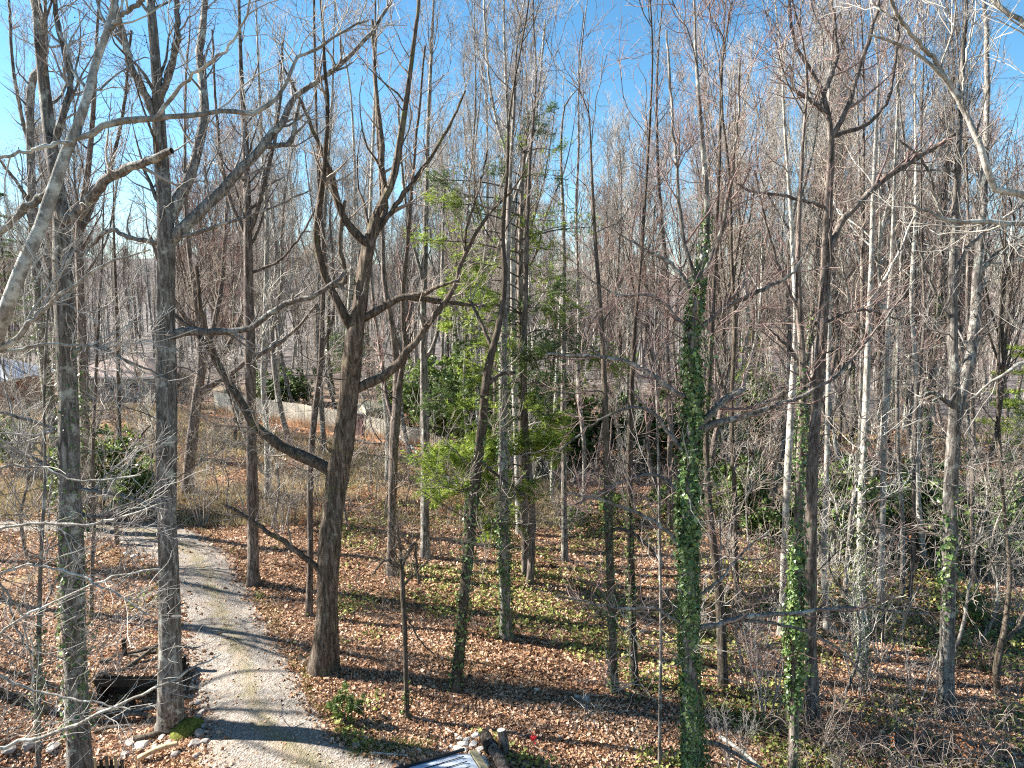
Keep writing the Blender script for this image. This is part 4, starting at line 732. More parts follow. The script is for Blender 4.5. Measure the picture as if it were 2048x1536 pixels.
for px, x, y in SP:
    px = 1024+FPX*x/y; k = int(rg.integers(0, 3)); dist = ' near the front' if y < 32 else ' in the middle thicket' if y < 48 else ' far back'; s_ = rg.uniform(.6, 1.15)
    f = move if ('s', k) not in u2 else copy_tree; u2.add(('s', k)); f(sap[k], (x, y, float(H(x, y))), rg.uniform(0, 6.28), (s_, s_, s_), lm_label(['grey twiggy sapling', 'reddish sapling', 'tall pale-twigged sapling'][k], px, dist), 'saplings'+dist, (rg.normal(0, .05), rg.normal(0, .05)))
# trees standing just outside the left of the frame; their shadows cross the drive and the leaves
for i, (x, y) in enumerate([(-17, 13.5), (-16.5, 18.5), (-25, 21), (-21, 25), (-30, 28), (-24, 15)]):
    k = [0, 3, 8, 2][i % 4]; s_ = rg.uniform(.85, 1.1); copy_tree(protos[k], (x, y, float(H(x, y))), rg.uniform(0, 6.28), (s_, s_, s_), ORDN[i]+' tree standing just outside the left edge beside the lawn', 'trees just outside the left edge', (rg.normal(0, .02), rg.normal(0, .02)))
# evergreen bushes, each placed where one shows
evp = [proto_shrub('evergreen_bush', 'bush', 301, 14, 2.8, 1.3, 'twig_dark', leaf='broad_green', leafn=5200, lsize=.075, part='stems'),
       proto_shrub('evergreen_bush', 'bush', 302, 12, 2.2, 1.5, 'twig_dark', leaf='needle_dark', leafn=4600, lsize=.07, part='stems'),
       proto_shrub('evergreen_bush', 'bush', 303, 10, 1.4, .9, 'twig_dark', leaf='broad_green', leafn=2400, lsize=.05, part='stems')]
EV = [(885, 876, 2.3, 0, 'bright green bush rising at the right end of the plank fence, left of the pine'), (820, 842, 1.7, 0, 'green bush beyond the fence behind the straight even grey trunk'), (950, 900, 1.9, 0, 'green bush behind the dark crooked ivy-wrapped tree'),
      (1095, 905, 2.1, 0, 'green bush just right of the pine above the dark hollow'), (1180, 905, 1.9, 1, 'dark evergreen bush over the hollow, first right of the pine bush'), (1250, 900, 2.0, 1, 'dark evergreen bush behind the close ivy pair'),
      (1320, 895, 1.8, 1, 'dark evergreen bush directly left of the ivy column at mid height'), (1425, 930, 1.6, 1, 'dark evergreen bush just right of the ivy column at mid height'), (1520, 900, 2.0, 0, 'green bush left of the pale trunk by the bright ivy tree'),
      (1540, 1075, 1.2, 1, 'low green bush at the foot of the far trunks left of the bright ivy tree'), (1470, 1060, 1.2, 0, 'low green bush right of the ivy column near the green clearing'), (1680, 1110, 1.3, 0, 'leafy green bush hugging the pale ivy-clad tree on its left'),
      (1965, 1130, 1.5, 1, 'dark evergreen bush right of the forked tree'), (2040, 1100, 1.7, 1, 'dark evergreen bush cut by the right edge below the green fir'), (1215, 1040, 1.1, 2, 'small evergreen bush wound round the left ivy stem of the pair'),
      (1340, 1030, 1.3, 2, 'small green bush at the back left of the ivy column'), (1160, 1055, .9, 2, 'small green bush behind the lone slender trunk'), (30, 935, 1.1, 0, 'green bush on the lawn at the left edge'), (190, 1010, 1.5, 0, 'loose green bush behind the brownish ivy trunk'),
      (110, 1000, .9, 2, 'small green bush in front of the leaning ivy-spotted trunk'), (270, 1035, 1., 0, 'low green bush just behind the drive bend'), (1950, 1240, .8, 2, 'small green shrub in the leaves beside the forked tree'), (680, 930, .8, 2, 'small green tuft bush under the plank fence right of the gnarled tree'),
      (600, 800, 1.4, 1, 'dark evergreen bush behind the plank fence, left of the gnarled tree'), (540, 800, 1.6, 1, 'dark evergreen bush behind the left end of the plank fence'), (690, 1440, .55, 2, 'dark green low bush on the right verge of the drive'), (1780, 1080, 1.2, 1, 'dark green bush behind the pale straight trunk'), (1860, 1060, 1.3, 1, 'dark green bush left behind the forked tree')]
for i, (px, py, s_, k, lb) in enumerate(EV):
    g = G(px, py+s_*8); f = move if ('e', k) not in u2 else copy_tree; u2.add(('e', k))
    f(evp[k], g, i*1.3, (s_, s_, s_), lb, 'evergreen bushes in the wood')
# a green fir cut by the right edge and a dark one on the left
def fir(px, py, d, hgt, wdt, lb, seed, mat):
    rg = np.random.default_rng(seed); x = (px-1024)/FPX*d; loc = np.array([x, d, float(H(x, d))]); e = empty('fir_tree', loc, lb, 'fir')
    mb = MB(); p, r = trunk_mesh(rg, mb, [loc-[0, 0, .2], loc+[0, 0, hgt*.5], loc+[0.1, 0, hgt]], [.2, .13, .02], 20, 10, .3, .03); link('trunk', mb.mesh('trunk', ['bark_brown'], loc), e)
    n = 60; GB = []; GR = []; mb = MB()
    for j in range(n):
        t = rg.uniform(.15, 1); a = rg.uniform(0, 6.28); L = wdt*(1.05-t)*rg.uniform(.6, 1.1)+.3; b = loc+[0, 0, hgt*t]; c = b+np.array([math.cos(a)*L, math.sin(a)*L, -.1*L])
        q, qr = resample([b, (b+c)/2+[0, 0, .1], c], [.035, .02, .008], 6); GB.append(q); GR.append(qr)
        for s_ in (.4, .65, .9):
            o = b+(c-b)*s_; tg, rn = tufts(rg, o, L*.3+.1, L*.3+.1, .14, 26, .22, 6); mb.tris(tg, 0, rn)
    tb = MB(); tb.tubes(np.array(GB), np.array(GR), 4, 0); link('branches', tb.mesh('branches', ['bark_brown'], loc), e); link('needles', mb.mesh('needles', [mat], loc), e)
fir(2085, 0, 40, 11.5, 3.6, 'green fir half cut off by the right edge of the wood', 1, 'needle')
fir(20, 0, 84, 23, 6, 'dark tall fir beyond the grey-roofed house, against the sky', 2, 'needle_dark')
fir(-60, 0, 76, 20, 5, 'dark fir at the far left edge behind the leaning pale trunk', 3, 'needle_dark')
fir(1510, 0, 62, 9.5, 3, 'small round-topped fir far back, left of the bright ivy tree', 4, 'needle')
fir(700, 0, 75, 13, 3.4, 'dark fir behind the small cream shed', 6, 'needle_dark')

# ------------------------------------------------------------------ far wood that reads as one mass
def far_wood():
    rg = np.random.default_rng(9); PR = []
    for s_ in range(5):
        h = 21; z = np.linspace(0, h, 6); pt = np.stack([np.cumsum(rg.normal(scale=.2, size=6)), np.cumsum(rg.normal(scale=.2, size=6)), z], 1)[None]; r = np.linspace(.22, .03, 6)[None]
        g1, r1 = grow(rg, pt, r, 1.1, 3.6, 4, .3, 1, (40, 12), .45, .12, .5, .08, .035, .02, .4); g2, r2 = grow(rg, g1, r1, 1.5, 1.9, 3, .1, 1, (40, 14), .3, .15, .6, .03, .022, .014, .3)
        g3, r3 = grow(rg, g2, r2, 2.0, 1.1, 3, .1, 1, (40, 14), .2, .15, .6, .02, .014, .010, .3)
        m = MB(); m.tubes(pt, r, 4, 0); m.tubes(g1, r1, 3, 0); m.tubes(g2, r2, 3, 0); m.tubes(g3, r3, 3, 0); PR.append((np.concatenate(m.v), np.concatenate(m.f[4])))
    mb = MB()
    for i in range(820):
        y = rg.uniform(100, 190) if i < 600 else rg.uniform(190, 330); x = (rg.uniform(-100, 2150)-1024)/FPX*y; v, f = PR[i % 5]; a = rg.uniform(0, 6.28); s_ = rg.uniform(.75, 1.15)
        ca, sa = math.cos(a), math.sin(a); vv = v*s_; vv = np.stack([vv[:, 0]*ca-vv[:, 1]*sa+x, vv[:, 0]*sa+vv[:, 1]*ca+y, vv[:, 2]+float(H(x, y))-.3], 1); mb.add(vv, f, int(rg.integers(0, 3)))
    tag(link('far_wood', mb.mesh('far_wood', ['twig_grey', 'twig_pale', 'twig_tan'])), 'grey-brown mass of bare far trees closing the view on the rising ground', 'wood', kind='stuff')
far_wood()

# ------------------------------------------------------------------ leaf litter, ground cover, grass, brambles
def scatter(rg, n, y0, y1, pl=-80, pr=2130):
    y = y0*np.exp(rg.random(n)*math.log(y1/y0)); px = rg.uniform(pl, pr, n); x = (px-1024)/FPX*(y*1.05); return x, y, px
def greenness(x, y):
    px = 1024+FPX*x/y; g = .5*vn(x, y, .55, 11)+.4*vn(x, y, 1.9, 12)-.02
    g += np.where(px > 1380, .26, 0)+np.where((px > 900) & (y > 19), .02, 0)-np.where((px < 620), .25, 0)+.28*np.exp(-((y-26)/5)**2)*np.where((px > 640), 1, 0)
    return g
def litter():
    rg = np.random.default_rng(21); x, y, px = scatter(rg, 560000, 11.5, 62); ind = in_drive(x, y); keep = ~ind | (rg.random(len(x)) < .006)
    # leaves blown onto the drive, thick towards its edges
    t = rg.random(9000)*(ND-2); i = t.astype(int); f = (t-i)[:, None]; r_ = dr[i]*(1-f)+dr[i+1]*f; l_ = dl[i]*(1-f)+dl[i+1]*f; u_ = np.abs(rg.normal(scale=.09, size=9000))*np.where(rg.random(9000) < .12, 4, 1); sd = rg.random(9000) < .5; u_ = np.where(sd, u_, 1-u_)[:, None]; ex = l_*(1-u_)+r_*u_
    bare = vn(x, y, .45, 31)+.3*vn(x, y, 2.2, 3); keep &= (bare < .75+.4*rg.random(len(x))) | (px > 500)
    keep &= ~((px < 480) & (y > 31) & (rg.random(len(x)) < .4)); x, y = np.r_[x[keep], ex[:, 0]], np.r_[y[keep], ex[:, 1]]; n = len(x)
    s_ = np.clip(rg.lognormal(-3.72, .38, n), .012, .07)*(1+y/40); nn = unit(rg.normal(scale=.65, size=(n, 3))+np.array([0, 0, 1])); c = np.stack([x, y, H(x, y)+rg.uniform(.012, .06, n)], 1)
    mb = MB(); rn = np.clip(rg.beta(1.7, 1.9, n)+.16*vn(x, y, .8, 14), 0, 1); mb.quads(leaf_quads(c, s_, nn, rg), 0, rn)
    tag(link('leaf_litter', mb.mesh('leaf_litter', ['litter'])), 'brown and tan fallen leaves carpeting the forest floor', 'fallen leaves', kind='stuff')
    x, y, px = scatter(rg, 150000, 11.5, 60); g = greenness(x, y)+rg.normal(scale=.12, size=len(x)); keep = (g > .27) & ~in_drive(x, y); x, y = x[keep], y[keep]; n = len(x)
    s_ = rg.uniform(.025, .055, n)*(1+y/45); nn = unit(rg.normal(scale=.7, size=(n, 3))+np.array([0, 0, 1])); c = np.stack([x, y, H(x, y)+rg.uniform(.03, .22, n)], 1); mb = MB(); mb.quads(leaf_quads(c, s_, nn, rg), 0, np.clip(rg.beta(2, 2, n), 0, 1))
    tag(link('ground_cover', mb.mesh('ground_cover', ['cover'])), 'yellow-green creeping plants in patches among the fallen leaves', 'ground cover', kind='stuff')
litter()
def blades(name, mat, x, y, h, w_, lb, cat, rg):
    n = len(x); z = H(x, y); b = np.stack([x, y, z-.01], 1); a = rg.uniform(0, 6.28, n); s_ = np.stack([np.cos(a), np.sin(a), np.zeros(n)], 1)*(w_*rg.uniform(.6, 1.3, n))[:, None]
    d = unit(rg.normal(scale=.38, size=(n, 3))+np.array([0, 0, 1]))*(h*rg.uniform(.5, 1.2, n))[:, None]; mb = MB(); mb.tris(np.stack([b-s_, b+s_, b+d], 1), 0, rg.random(n)); tag(link(name, mb.mesh(name, [mat])), lb, cat, kind='stuff')
def grasses():
    rg = np.random.default_rng(31); x, y, px = scatter(rg, 190000, 31, 62, -40, 1120); k = (vn(x, y, .5, 8)+rg.normal(scale=.35, size=len(x)) > -.1) & ~in_drive(x, y) & ~((px > 400) & (px < 950) & (y > np.interp(px, [430, 925], [56, 46])-3.2) & (y < 60)); x, y = x[k], y[k]
    blades('dry_grass', 'dry_grass', x, y, .42+0*x, .014*(y/30), 'straw-coloured tall dry grass on the bank below the plank fence', 'dry grass', rg)
    # grass along the drive's verges
    t = rg.random(15000)*(ND-2); i = t.astype(int); f = (t-i)[:, None]; r = dr[i]*(1-f)+dr[i+1]*f; l = dl[i]*(1-f)+dl[i+1]*f; o = np.abs(rg.normal(scale=.33, size=15000))[:, None]
    nr = unit(r-l); side = rg.random(15000) < .8; q = np.where(side[:, None], r+nr*(o-.1), l-nr*(o*.4-.05)); k = vn(q[:, 0], q[:, 1], 1.3, 5)+rg.normal(scale=.3, size=15000) > -.1; q = q[k]
    gs = [G(rg.uniform(700, 860), rg.uniform(1482, 1512)) for _ in range(260)]; gs = np.array(gs)[:, :2]; gs = np.repeat(gs, 16, 0)+rg.normal(scale=.09, size=(260*16, 2)); q = np.vstack([q, gs])
    blades('verge_grass', 'grass', q[:, 0], q[:, 1], .11+0*q[:, 0], .007+0*q[:, 0], 'short yellow-green grass along the edges of the gravel drive', 'grass', rg)
grasses()
def sticks():
    rg = np.random.default_rng(47); x, y, px = scatter(rg, 1500, 12, 45); k = ~in_drive(x, y); x, y = x[k], y[k]; n = len(x); a = rg.uniform(0, 6.28, n); L = rg.uniform(.25, 1.3, n); t = np.linspace(-.5, .5, 5)
    X = x[:, None]+np.cos(a)[:, None]*L[:, None]*t; Y = y[:, None]+np.sin(a)[:, None]*L[:, None]*t; Pp = np.stack([X, Y, H(X, Y)+.035+.02*rg.random((n, 1))], -1)+rg.normal(scale=.018, size=(n, 5, 3)); R_ = np.linspace(1, .4, 5)[None, :]*rg.uniform(.005, .016, (n, 1))
    g2, r2 = grow(rg, Pp, R_, 2., .3, 4, .2, 1, (40, 15), .02, .2, .7, .008, .004, .003); mb = MB(); mb.tubes(Pp, R_, 4, 0); mb.tubes(g2, r2, 3, 1); tag(link('fallen_twigs', mb.mesh('fallen_twigs', ['twig_tan', 'twig_pale'])), 'fallen sticks and twigs strewn over the leaf litter', 'fallen twigs', kind='stuff')
sticks()
def brambles():
    rg = np.random.default_rng(41); A = []
    x, y, px = scatter(rg, 8500, 24, 95); g = vn(x, y, .35, 17)+rg.normal(scale=.3, size=len(x)); k = (g > 0.02) & ~in_drive(x, y) & ~((px > 480) & (px < 950) & (y > 35) & (y < 58)) & ~((px < 1150) & (y < 30)) & ~((px < 560) & (y < 31)); x, y = x[k], y[k]; n = len(x)
    x2, y2, p2 = scatter(rg, 330, 13.2, 17.5, 1580, 2100); x = np.r_[x, x2]; y = np.r_[y, y2]; n = len(x)
    a = rg.uniform(0, 6.28, n); L = rg.uniform(.5, 1.5, n); hh = rg.uniform(.3, 1.0, n); t = np.linspace(0, 1, 6); z = H(x, y)
    Pp = np.stack([x[:, None]+np.cos(a)[:, None]*L[:, None]*t, y[:, None]+np.sin(a)[:, None]*L[:, None]*t, z[:, None]+hh[:, None]*np.sin(t*2.4)[None, :]], -1)+rg.normal(scale=.03, size=(n, 6, 3)); R = (np.linspace(.007, .004, 6)[None, :])*(1+y[:, None]/50)
    g2, r2 = grow(rg, Pp, R, 3.2, .5, 4, .2, 1, (55, 15), .1, .25, .8, .01, .004, .003); mb = MB(); mb.tubes(Pp, R, 3, 0); mb.tubes(g2, r2, 3, 1)
    tag(link('brambles', mb.mesh('brambles', ['twig_tan', 'twig_red'])), 'tangle of thin bare canes over the forest floor', 'brambles', kind='stuff')
brambles()
#PART4
# ------------------------------------------------------------------ built things
def box(mb, c, s_, rz=0, mi=0, tilt=0, roll=0):
    v = np.array([[x, y, z] for z in (-.5, .5) for x, y in ((-.5, -.5), (.5, -.5), (.5, .5), (-.5, .5))])*np.array(s_)
    ct, st = math.cos(tilt), math.sin(tilt); v = np.stack([v[:, 0]*ct+v[:, 2]*st, v[:, 1], -v[:, 0]*st+v[:, 2]*ct], 1)
    cr, sr = math.cos(roll), math.sin(roll); v = np.stack([v[:, 0], v[:, 1]*cr-v[:, 2]*sr, v[:, 1]*sr+v[:, 2]*cr], 1)
    ca, sa = math.cos(rz), math.sin(rz); v = np.stack([v[:, 0]*ca-v[:, 1]*sa, v[:, 0]*sa+v[:, 1]*ca, v[:, 2]], 1)+np.array(c)
    mb.add(v, [[0, 3, 2, 1], [4, 5, 6, 7], [0, 1, 5, 4], [1, 2, 6, 5], [2, 3, 7, 6], [3, 0, 4, 7]], mi, None, False)
def part(name, mb, mats, parent): return link(name, mb.mesh(name, mats), parent)
def hz(p): return float(H(p[0], p[1]))
# plank fence with clay-stained boards
def fence():
    T_ = [(430, 792, 828), (511, 804, 842), (560, 811, 850), (628, 822, 859), (672, 829, 866), (709, 835, 871), (729, 838, 874), (765, 848, 881), (798, 857, 887), (833, 866, 894), (868, 878, 902), (900, 892, 909), (925, 904, 917)]
    pts = []
    for px, top, bot in T_:
        top -= 9
        g = G(px, bot); pts.append((g, max(.9, P(px, top, g[1])[2]-g[2])))
    o = pts[0][0]; e = empty('plank_fence', o, 'cream plank fence with clay-stained foot stepping down behind the bank', 'fence'); rg = np.random.default_rng(3)
    for i in range(len(pts)-1):
        (a, ha), (b, hb) = pts[i], pts[i+1]; d = (b-a)[:2]; L = np.linalg.norm(d); rz = math.atan2(d[1], d[0]); nb = max(2, int(L/.15)); mb = MB(); red = (i == 5); last = i >= 9
        for k in range(nb):
            t = (k+.5)/nb; x, y = a[:2]+d*t; h = (ha+(hb-ha)*t)+rg.normal()*.012; z = float(H(x, y)); wd = L/nb*(.62 if last else .96)
            box(mb, (x-o[0], y-o[1]+.02*rg.random(), z+h/2-o[2]), (wd, .022, h), rz)
        me = mb.mesh('panel', ['fence_red' if red else 'fence']); uv = me.uv_layers.new(name='UV'); vi = np.zeros(len(me.loops), np.int32); me.loops.foreach_get('vertex_index', vi)
        U = np.stack([vi*0., ((vi % 8) >= 4)*1.], 1); uv.data.foreach_set('uv', U.astype(np.float32).ravel()); pn = link('panel', me, e)
        if red: pn['label'] = 'purplish brown panel'
        mb = MB(); m_ = (a+b)/2-o
        for zf in (.25, .8): box(mb, ((m_[0]), m_[1]+.06, (a[2]+b[2])/2-o[2]+zf*(ha+hb)/2), (L, .05, .09), rz)
        if red: box(mb, (m_[0], m_[1]-.02, (a[2]+b[2])/2-o[2]+(ha+hb)/2+.05), (L, .16, .12), rz, 1)
        part('rail', mb, ['wood_old', 'fence_cap'], e)
    for (a, ha) in pts:
        mb = MB(); box(mb, (a[0]-o[0], a[1]-o[1]+.07, a[2]-o[2]+ha/2), (.1, .1, ha+.06)); part('post', mb, ['shed_wall'], e)
    q = [p[0] for p in pts]; mb = MB(); L = np.array([[p[0], p[1]+.35] for p in q]); R_ = np.array([[p[0]-.2, p[1]-.75] for p in q]); W = 5
    L2, _ = resample(np.c_[L, 0*L[:, 0]], 0*L[:, 0], 40); R2, _ = resample(np.c_[R_, 0*L[:, 0]], 0*L[:, 0], 40); a = np.linspace(0, 1, W)
    g = L2[:, None, :2]*(1-a)[None, :, None]+R2[:, None, :2]*a[None, :, None]; z = H(g[..., 0], g[..., 1])+.05-.06*np.abs(2*a-1)[None, :]**3; i = np.arange(39)[:, None]*W+np.arange(W-1)[None, :]
    mb.add(np.concatenate([g, z[..., None]], -1).reshape(-1, 3), np.stack([i, i+1, i+W+1, i+W], -1).reshape(-1, 4)); tag(link('clay_path', mb.mesh('clay_path', ['clay'])), kind='structure')
fence()
def gable(name, label, px, py, d, w_, l_, hw, hr, rz, wallm, roofm, over=.3, hip=False):
    x = (px-1024)/FPX*(d*cp+(CAMZ-2)*sp_); loc = (x, d, float(H(x, d))-.1); e = empty(name, loc, label, 'house' if 'house' in name else 'shed', rz=rz)
    mb = MB(); X, Y = w_/2, l_/2; v = [(-X, -Y, 0), (X, -Y, 0), (X, Y, 0), (-X, Y, 0), (-X, -Y, hw), (X, -Y, hw), (X, Y, hw), (-X, Y, hw), (-X, 0, hw+hr), (X, 0, hw+hr)]
    mb.add(v, [[0, 1, 5, 4], [1, 2, 6, 5], [2, 3, 7, 6], [3, 0, 4, 7]], 0, None, False);
    if not hip: mb.add(v, [[5, 6, 9], [7, 4, 8]], 0, None, False)
    part('wall', mb, [wallm], e)
    if hip:
        A, B, z0 = X+over, Y+over, hw-.05; rv = [(-A, -B, z0), (A, -B, z0), (A, B, z0), (-A, B, z0), (-A+B, 0, z0+hr), (A-B, 0, z0+hr), (-A, -B, z0-.12), (A, -B, z0-.12), (A, B, z0-.12), (-A, B, z0-.12)]
        mb = MB(); mb.add(rv, [[0, 1, 5, 4], [2, 3, 4, 5], [0, 6, 7, 1], [1, 7, 8, 2], [2, 8, 9, 3], [3, 9, 6, 0], [6, 9, 8, 7]], 0, None, False); mb.add(rv, [[1, 2, 5], [3, 0, 4]], 0, None, False); part('roof', mb, [roofm], e)
        mb = MB(); box(mb, (0, -B-.02, z0-.1), (2*A, .04, .14)); part('gutter', mb, ['trim'], e); return e, X, Y, hw
    mb = MB(); s_ = math.hypot(Y, hr); an = math.atan2(hr, Y)
    for q in (-1, 1): box(mb, (0, q*(Y+over*.5)/2, hw+hr/2-over*.25*hr/Y+.06), (w_+2*over, s_+over, .12), 0, 0, 0, -q*an)
    part('roof', mb, [roofm], e)
    mb = MB(); box(mb, (0, -Y-over*.95, hw-over*hr/Y*.9), (w_+2*over, .04, .2)); part('gutter', mb, ['trim'], e)
    return e, X, Y, hw
e, X, Y, hw = gable('brick_house', 'low brick house with pale grey roof at the left edge of the photo', -55, 0, 65, 11, 7, 2.7, 1.9, 0.05, 'brick', 'roof_blue', .5, True)
for q in (.8, 3.4): 
    mb = MB(); box(mb, (q, -Y-.02, 1.6), (1.1, .06, 1.1)); f = part('window', mb, ['trim'], e); mb = MB(); box(mb, (q, -Y-.06, 1.6), (.92, .04, .92)); part('pane', mb, ['glass'], f)
mb = MB(); box(mb, (-2, -Y-.03, 1.05), (.95, .07, 2.1)); part('door', mb, ['wood_dark'], e)
e, X, Y, hw = gable('tan_roof_house', 'house with tan roof and white gutter between the two thick left trunks', 262, 0, 68, 8.5, 6.5, 2.5, 1.7, -.06, 'stone', 'roof_tan', .4, True)
for q in (-2.4, 0, 2.4):
    mb = MB(); box(mb, (q, -Y-.02, 1.5), (1.0, .06, 1.1)); f = part('window', mb, ['trim'], e); mb = MB(); box(mb, (q, -Y-.06, 1.5), (.84, .04, .94)); part('pane', mb, ['glass'], f)
g = G(740, 868); e, X, Y, hw = gable('garden_shed', 'small cream shed with dark doorway peeping over the plank fence', 741, 0, g[1]+2.2, 1.7, 1.5, 1.75, .4, .75, 'shed_wall', 'shed_wall', .08)
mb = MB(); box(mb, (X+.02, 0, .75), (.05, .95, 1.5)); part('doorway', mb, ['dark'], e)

# silver car parked at the bottom edge
def PZ(px, py, z):
    r = ray(px, py); r = r/r[1]; d = (z-CAMZ)/r[2]; return np.array([r[0]*d, d, z])
def car():
    gz = float(H(-.9, 12)); A = PZ(940, 1492, gz+1.72); u = np.array([.9, .43]); u = u/np.linalg.norm(u); vv = np.array([u[1], -u[0]])
    c = A[:2]-u*1.45+vv*.62; rz = math.atan2(u[1], u[0]); loc = (c[0], c[1], float(H(c[0], c[1]))); e = empty('silver_car', loc, 'silver car with ribbed roof and dark crossbar at the bottom edge', 'car', rz=rz)
    # local +x is the end that points away to the right; sections along x: half width, belt, roof
    def loft(secs, mats, name, smooth=True, parent=e):
        mb = MB(); S = len(secs[0]); v = np.array(secs).reshape(-1, 3); n = len(secs); f = []
        for i in range(n-1):
            for j in range(S): f.append([i*S+j, (i+1)*S+j, (i+1)*S+(j+1) % S, i*S+(j+1) % S])
        mb.add(v, f, 0, None, smooth)
        for k in (0, n-1):
            ctr = v[k*S:(k+1)*S].mean(0); vv_ = np.vstack([v[k*S:(k+1)*S], ctr]); mb.add(vv_, [[j, (j+1) % S, S] for j in range(S)], 0, None, False)
        return part(name, mb, mats, parent)
    def ring(x, hw_, z0, z1, r=.12):
        o = []
        for cx, cz, a0 in ((hw_-r, z1-r, 0), (-hw_+r, z1-r, 90), (-hw_+r, z0+r, 180), (hw_-r, z0+r, 270)):
            for a in (0, 30, 60, 90): o.append((x, cx+r*math.cos(math.radians(a0+a)), cz+r*math.sin(math.radians(a0+a))))
        return o
    loft([ring(x, w_, .32, z, .1) for x, w_, z in ((-2.75, .72, .75), (-2.6, .84, .92), (-1.4, .9, 1.02), (0, .91, 1.06), (1.6, .9, 1.06), (1.95, .86, 1.02), (2.02, .78, .9))], ['car_paint'], 'body')
    loft([ring(x, w_, .95, z, .13) for x, w_, z in ((-1.75, .76, 1.05), (-1.0, .70, 1.5), (-.6, .67, 1.60), (1.3, .66, 1.60), (1.6, .70, 1.4), (1.85, .76, 1.05))], ['glass'], 'windows')
    rf = loft([ring(x, w_, 1.56, z, .05) for x, w_, z in ((-.95, .60, 1.62), (-.6, .66, 1.68), (.3, .675, 1.70), (1.2, .66, 1.69), (1.42, .60, 1.655))], ['car_paint'], 'roof')
    mb = MB()
    for k in range(7): box(mb, (.22, -.48+k*.16, 1.706), (2.1, .012, .012))
    part('rib', mb, ['rubber'], rf); mb = MB()
    box(mb, (.1, 0, 1.76), (.09, 1.36, .035)); part('crossbar', mb, ['rubber'], e)
    for s_ in (-1, 1): mb = MB(); box(mb, (.2, s_*.655, 1.715), (2.3, .035, .05)); part('roof_rail', mb, ['rubber'], e)
    mb = MB(); box(mb, (1.52, 0, 1.64), (.16, 1.3, .03), 0, 0, .3); part('spoiler', mb, ['tan_paint'], e)
    for x in (-1.75, 1.25):
        for s_ in (-1, 1):
            mb = MB(); th = np.linspace(0, 2*PI, 25); pr = [[(x, s_*.80, .34), (x, s_*.93, .34)]]; mb.tubes(np.array(pr, float)+np.array([0, 0, 0]), np.array([[.34, .34]]), 24, 0); wv = part('wheel', mb, ['rubber'], e)
            mb = MB(); ang = np.arange(18)*2*PI/18; mb.add(np.vstack([np.stack([x+.22*np.cos(ang), 0*ang+s_*.935, .34+.22*np.sin(ang)], 1), [[x, s_*.94, .34]]]), [[j, (j+1) % 18, 18] for j in range(18)], 0, None, False); part('rim', mb, ['chrome'], wv)
    for s_ in (-1, 1): mb = MB(); box(mb, (2.0, s_*.68, .86), (.06, .2, .22)); part('tail_light', mb, ['red_leaf'], e)
    for s_ in (-1, 1): mb = MB(); box(mb, (-2.68, s_*.6, .78), (.08, .28, .14)); part('headlight', mb, ['trim'], e)
car()
# stones
def stone(g, s_, label, group, mat, seed, name='stone', sink=.3):
    rg = np.random.default_rng(seed); bme = __import__('bmesh').new(); __import__('bmesh').ops.create_icosphere(bme, subdivisions=2, radius=1)
    v = np.array([w_.co[:] for w_ in bme.verts]); f = np.array([[w_.index for w_ in q.verts] for q in bme.faces]); bme.free()
    for _ in range(9): n = unit(rg.normal(size=3)); dd = rg.uniform(.55, .85); t = v@n; v = v-np.maximum(t-dd, 0)[:, None]*n
    v = v*np.array([s_*rg.uniform(.8, 1.2), s_*rg.uniform(.7, 1.1), s_*rg.uniform(.45, .75)]); a = rg.uniform(0, 6.28); v = np.stack([v[:, 0]*math.cos(a)-v[:, 1]*math.sin(a), v[:, 0]*math.sin(a)+v[:, 1]*math.cos(a), v[:, 2]], 1)
    mb = MB(); mb.add(v, f, 0, None, False); o = link(name, mb.mesh(name, [mat]), None, (g[0], g[1], g[2]+s_*(.5-sink))); tag(o, label, 'stone', group); return o
rg = np.random.default_rng(55)
ORD = ['first', 'second', 'third', 'fourth', 'fifth', 'sixth', 'seventh', 'eighth', 'ninth', 'tenth', 'eleventh', 'twelfth', 'thirteenth', 'fourteenth', 'fifteenth', 'sixteenth', 'seventeenth', 'eighteenth', 'nineteenth', 'twentieth', 'twenty-first', 'twenty-second', 'twenty-third', 'twenty-fourth', 'twenty-fifth', 'twenty-sixth']
pile = [(925, 1490, .15), (951, 1475, .17), (935, 1482, .13), (915, 1500, .12), (946, 1492, .14), (900, 1496, .10), (930, 1503, .12), (960, 1500, .13), (955, 1512, .14), (942, 1510, .12), (966, 1520, .13), (905, 1508, .09), (890, 1504, .08), (972, 1532, .14), (918, 1479, .10), (880, 1500, .07), (958, 1526, .1), (868, 1508, .07)]
pile.sort(); 
for i, (px, py, s_) in enumerate(pile): stone(G(px, py), s_, ORD[i]+' pale rock from the left in the heap behind the silver car', 'pale rocks heaped behind the car', 'stone_pale', 400+i)
ed = [(398, 1405, .12), (404, 1428, .14), (392, 1441, .16), (407, 1452, .15), (400, 1470, .18), (412, 1484, .13), (390, 1490, .15), (384, 1410, .11), (386, 1455, .12), (395, 1514, .12)]
ed.sort(key=lambda t: t[1])
for i, (px, py, s_) in enumerate(ed): stone(G(px, py), s_, ORD[i]+' grey edging stone down the left side of the near gravel drive', 'edging stones on the near left of the drive', 'stone', 430+i)
bk_ = [(262, 1487, .16), (286, 1492, .2), (312, 1496, .14), (338, 1490, .17), (300, 1515, .12), (352, 1512, .15), (250, 1510, .13), (105, 1498, .2), (60, 1492, .22), (20, 1500, .24), (140, 1512, .15), (325, 1478, .12)]
bk_.sort()
for i, (px, py, s_) in enumerate(bk_): stone(G(px, py), s_, ORD[i]+' mottled rock from the left along the creek bank below the big trees', 'rocks on the creek bank', 'stone', 450+i)
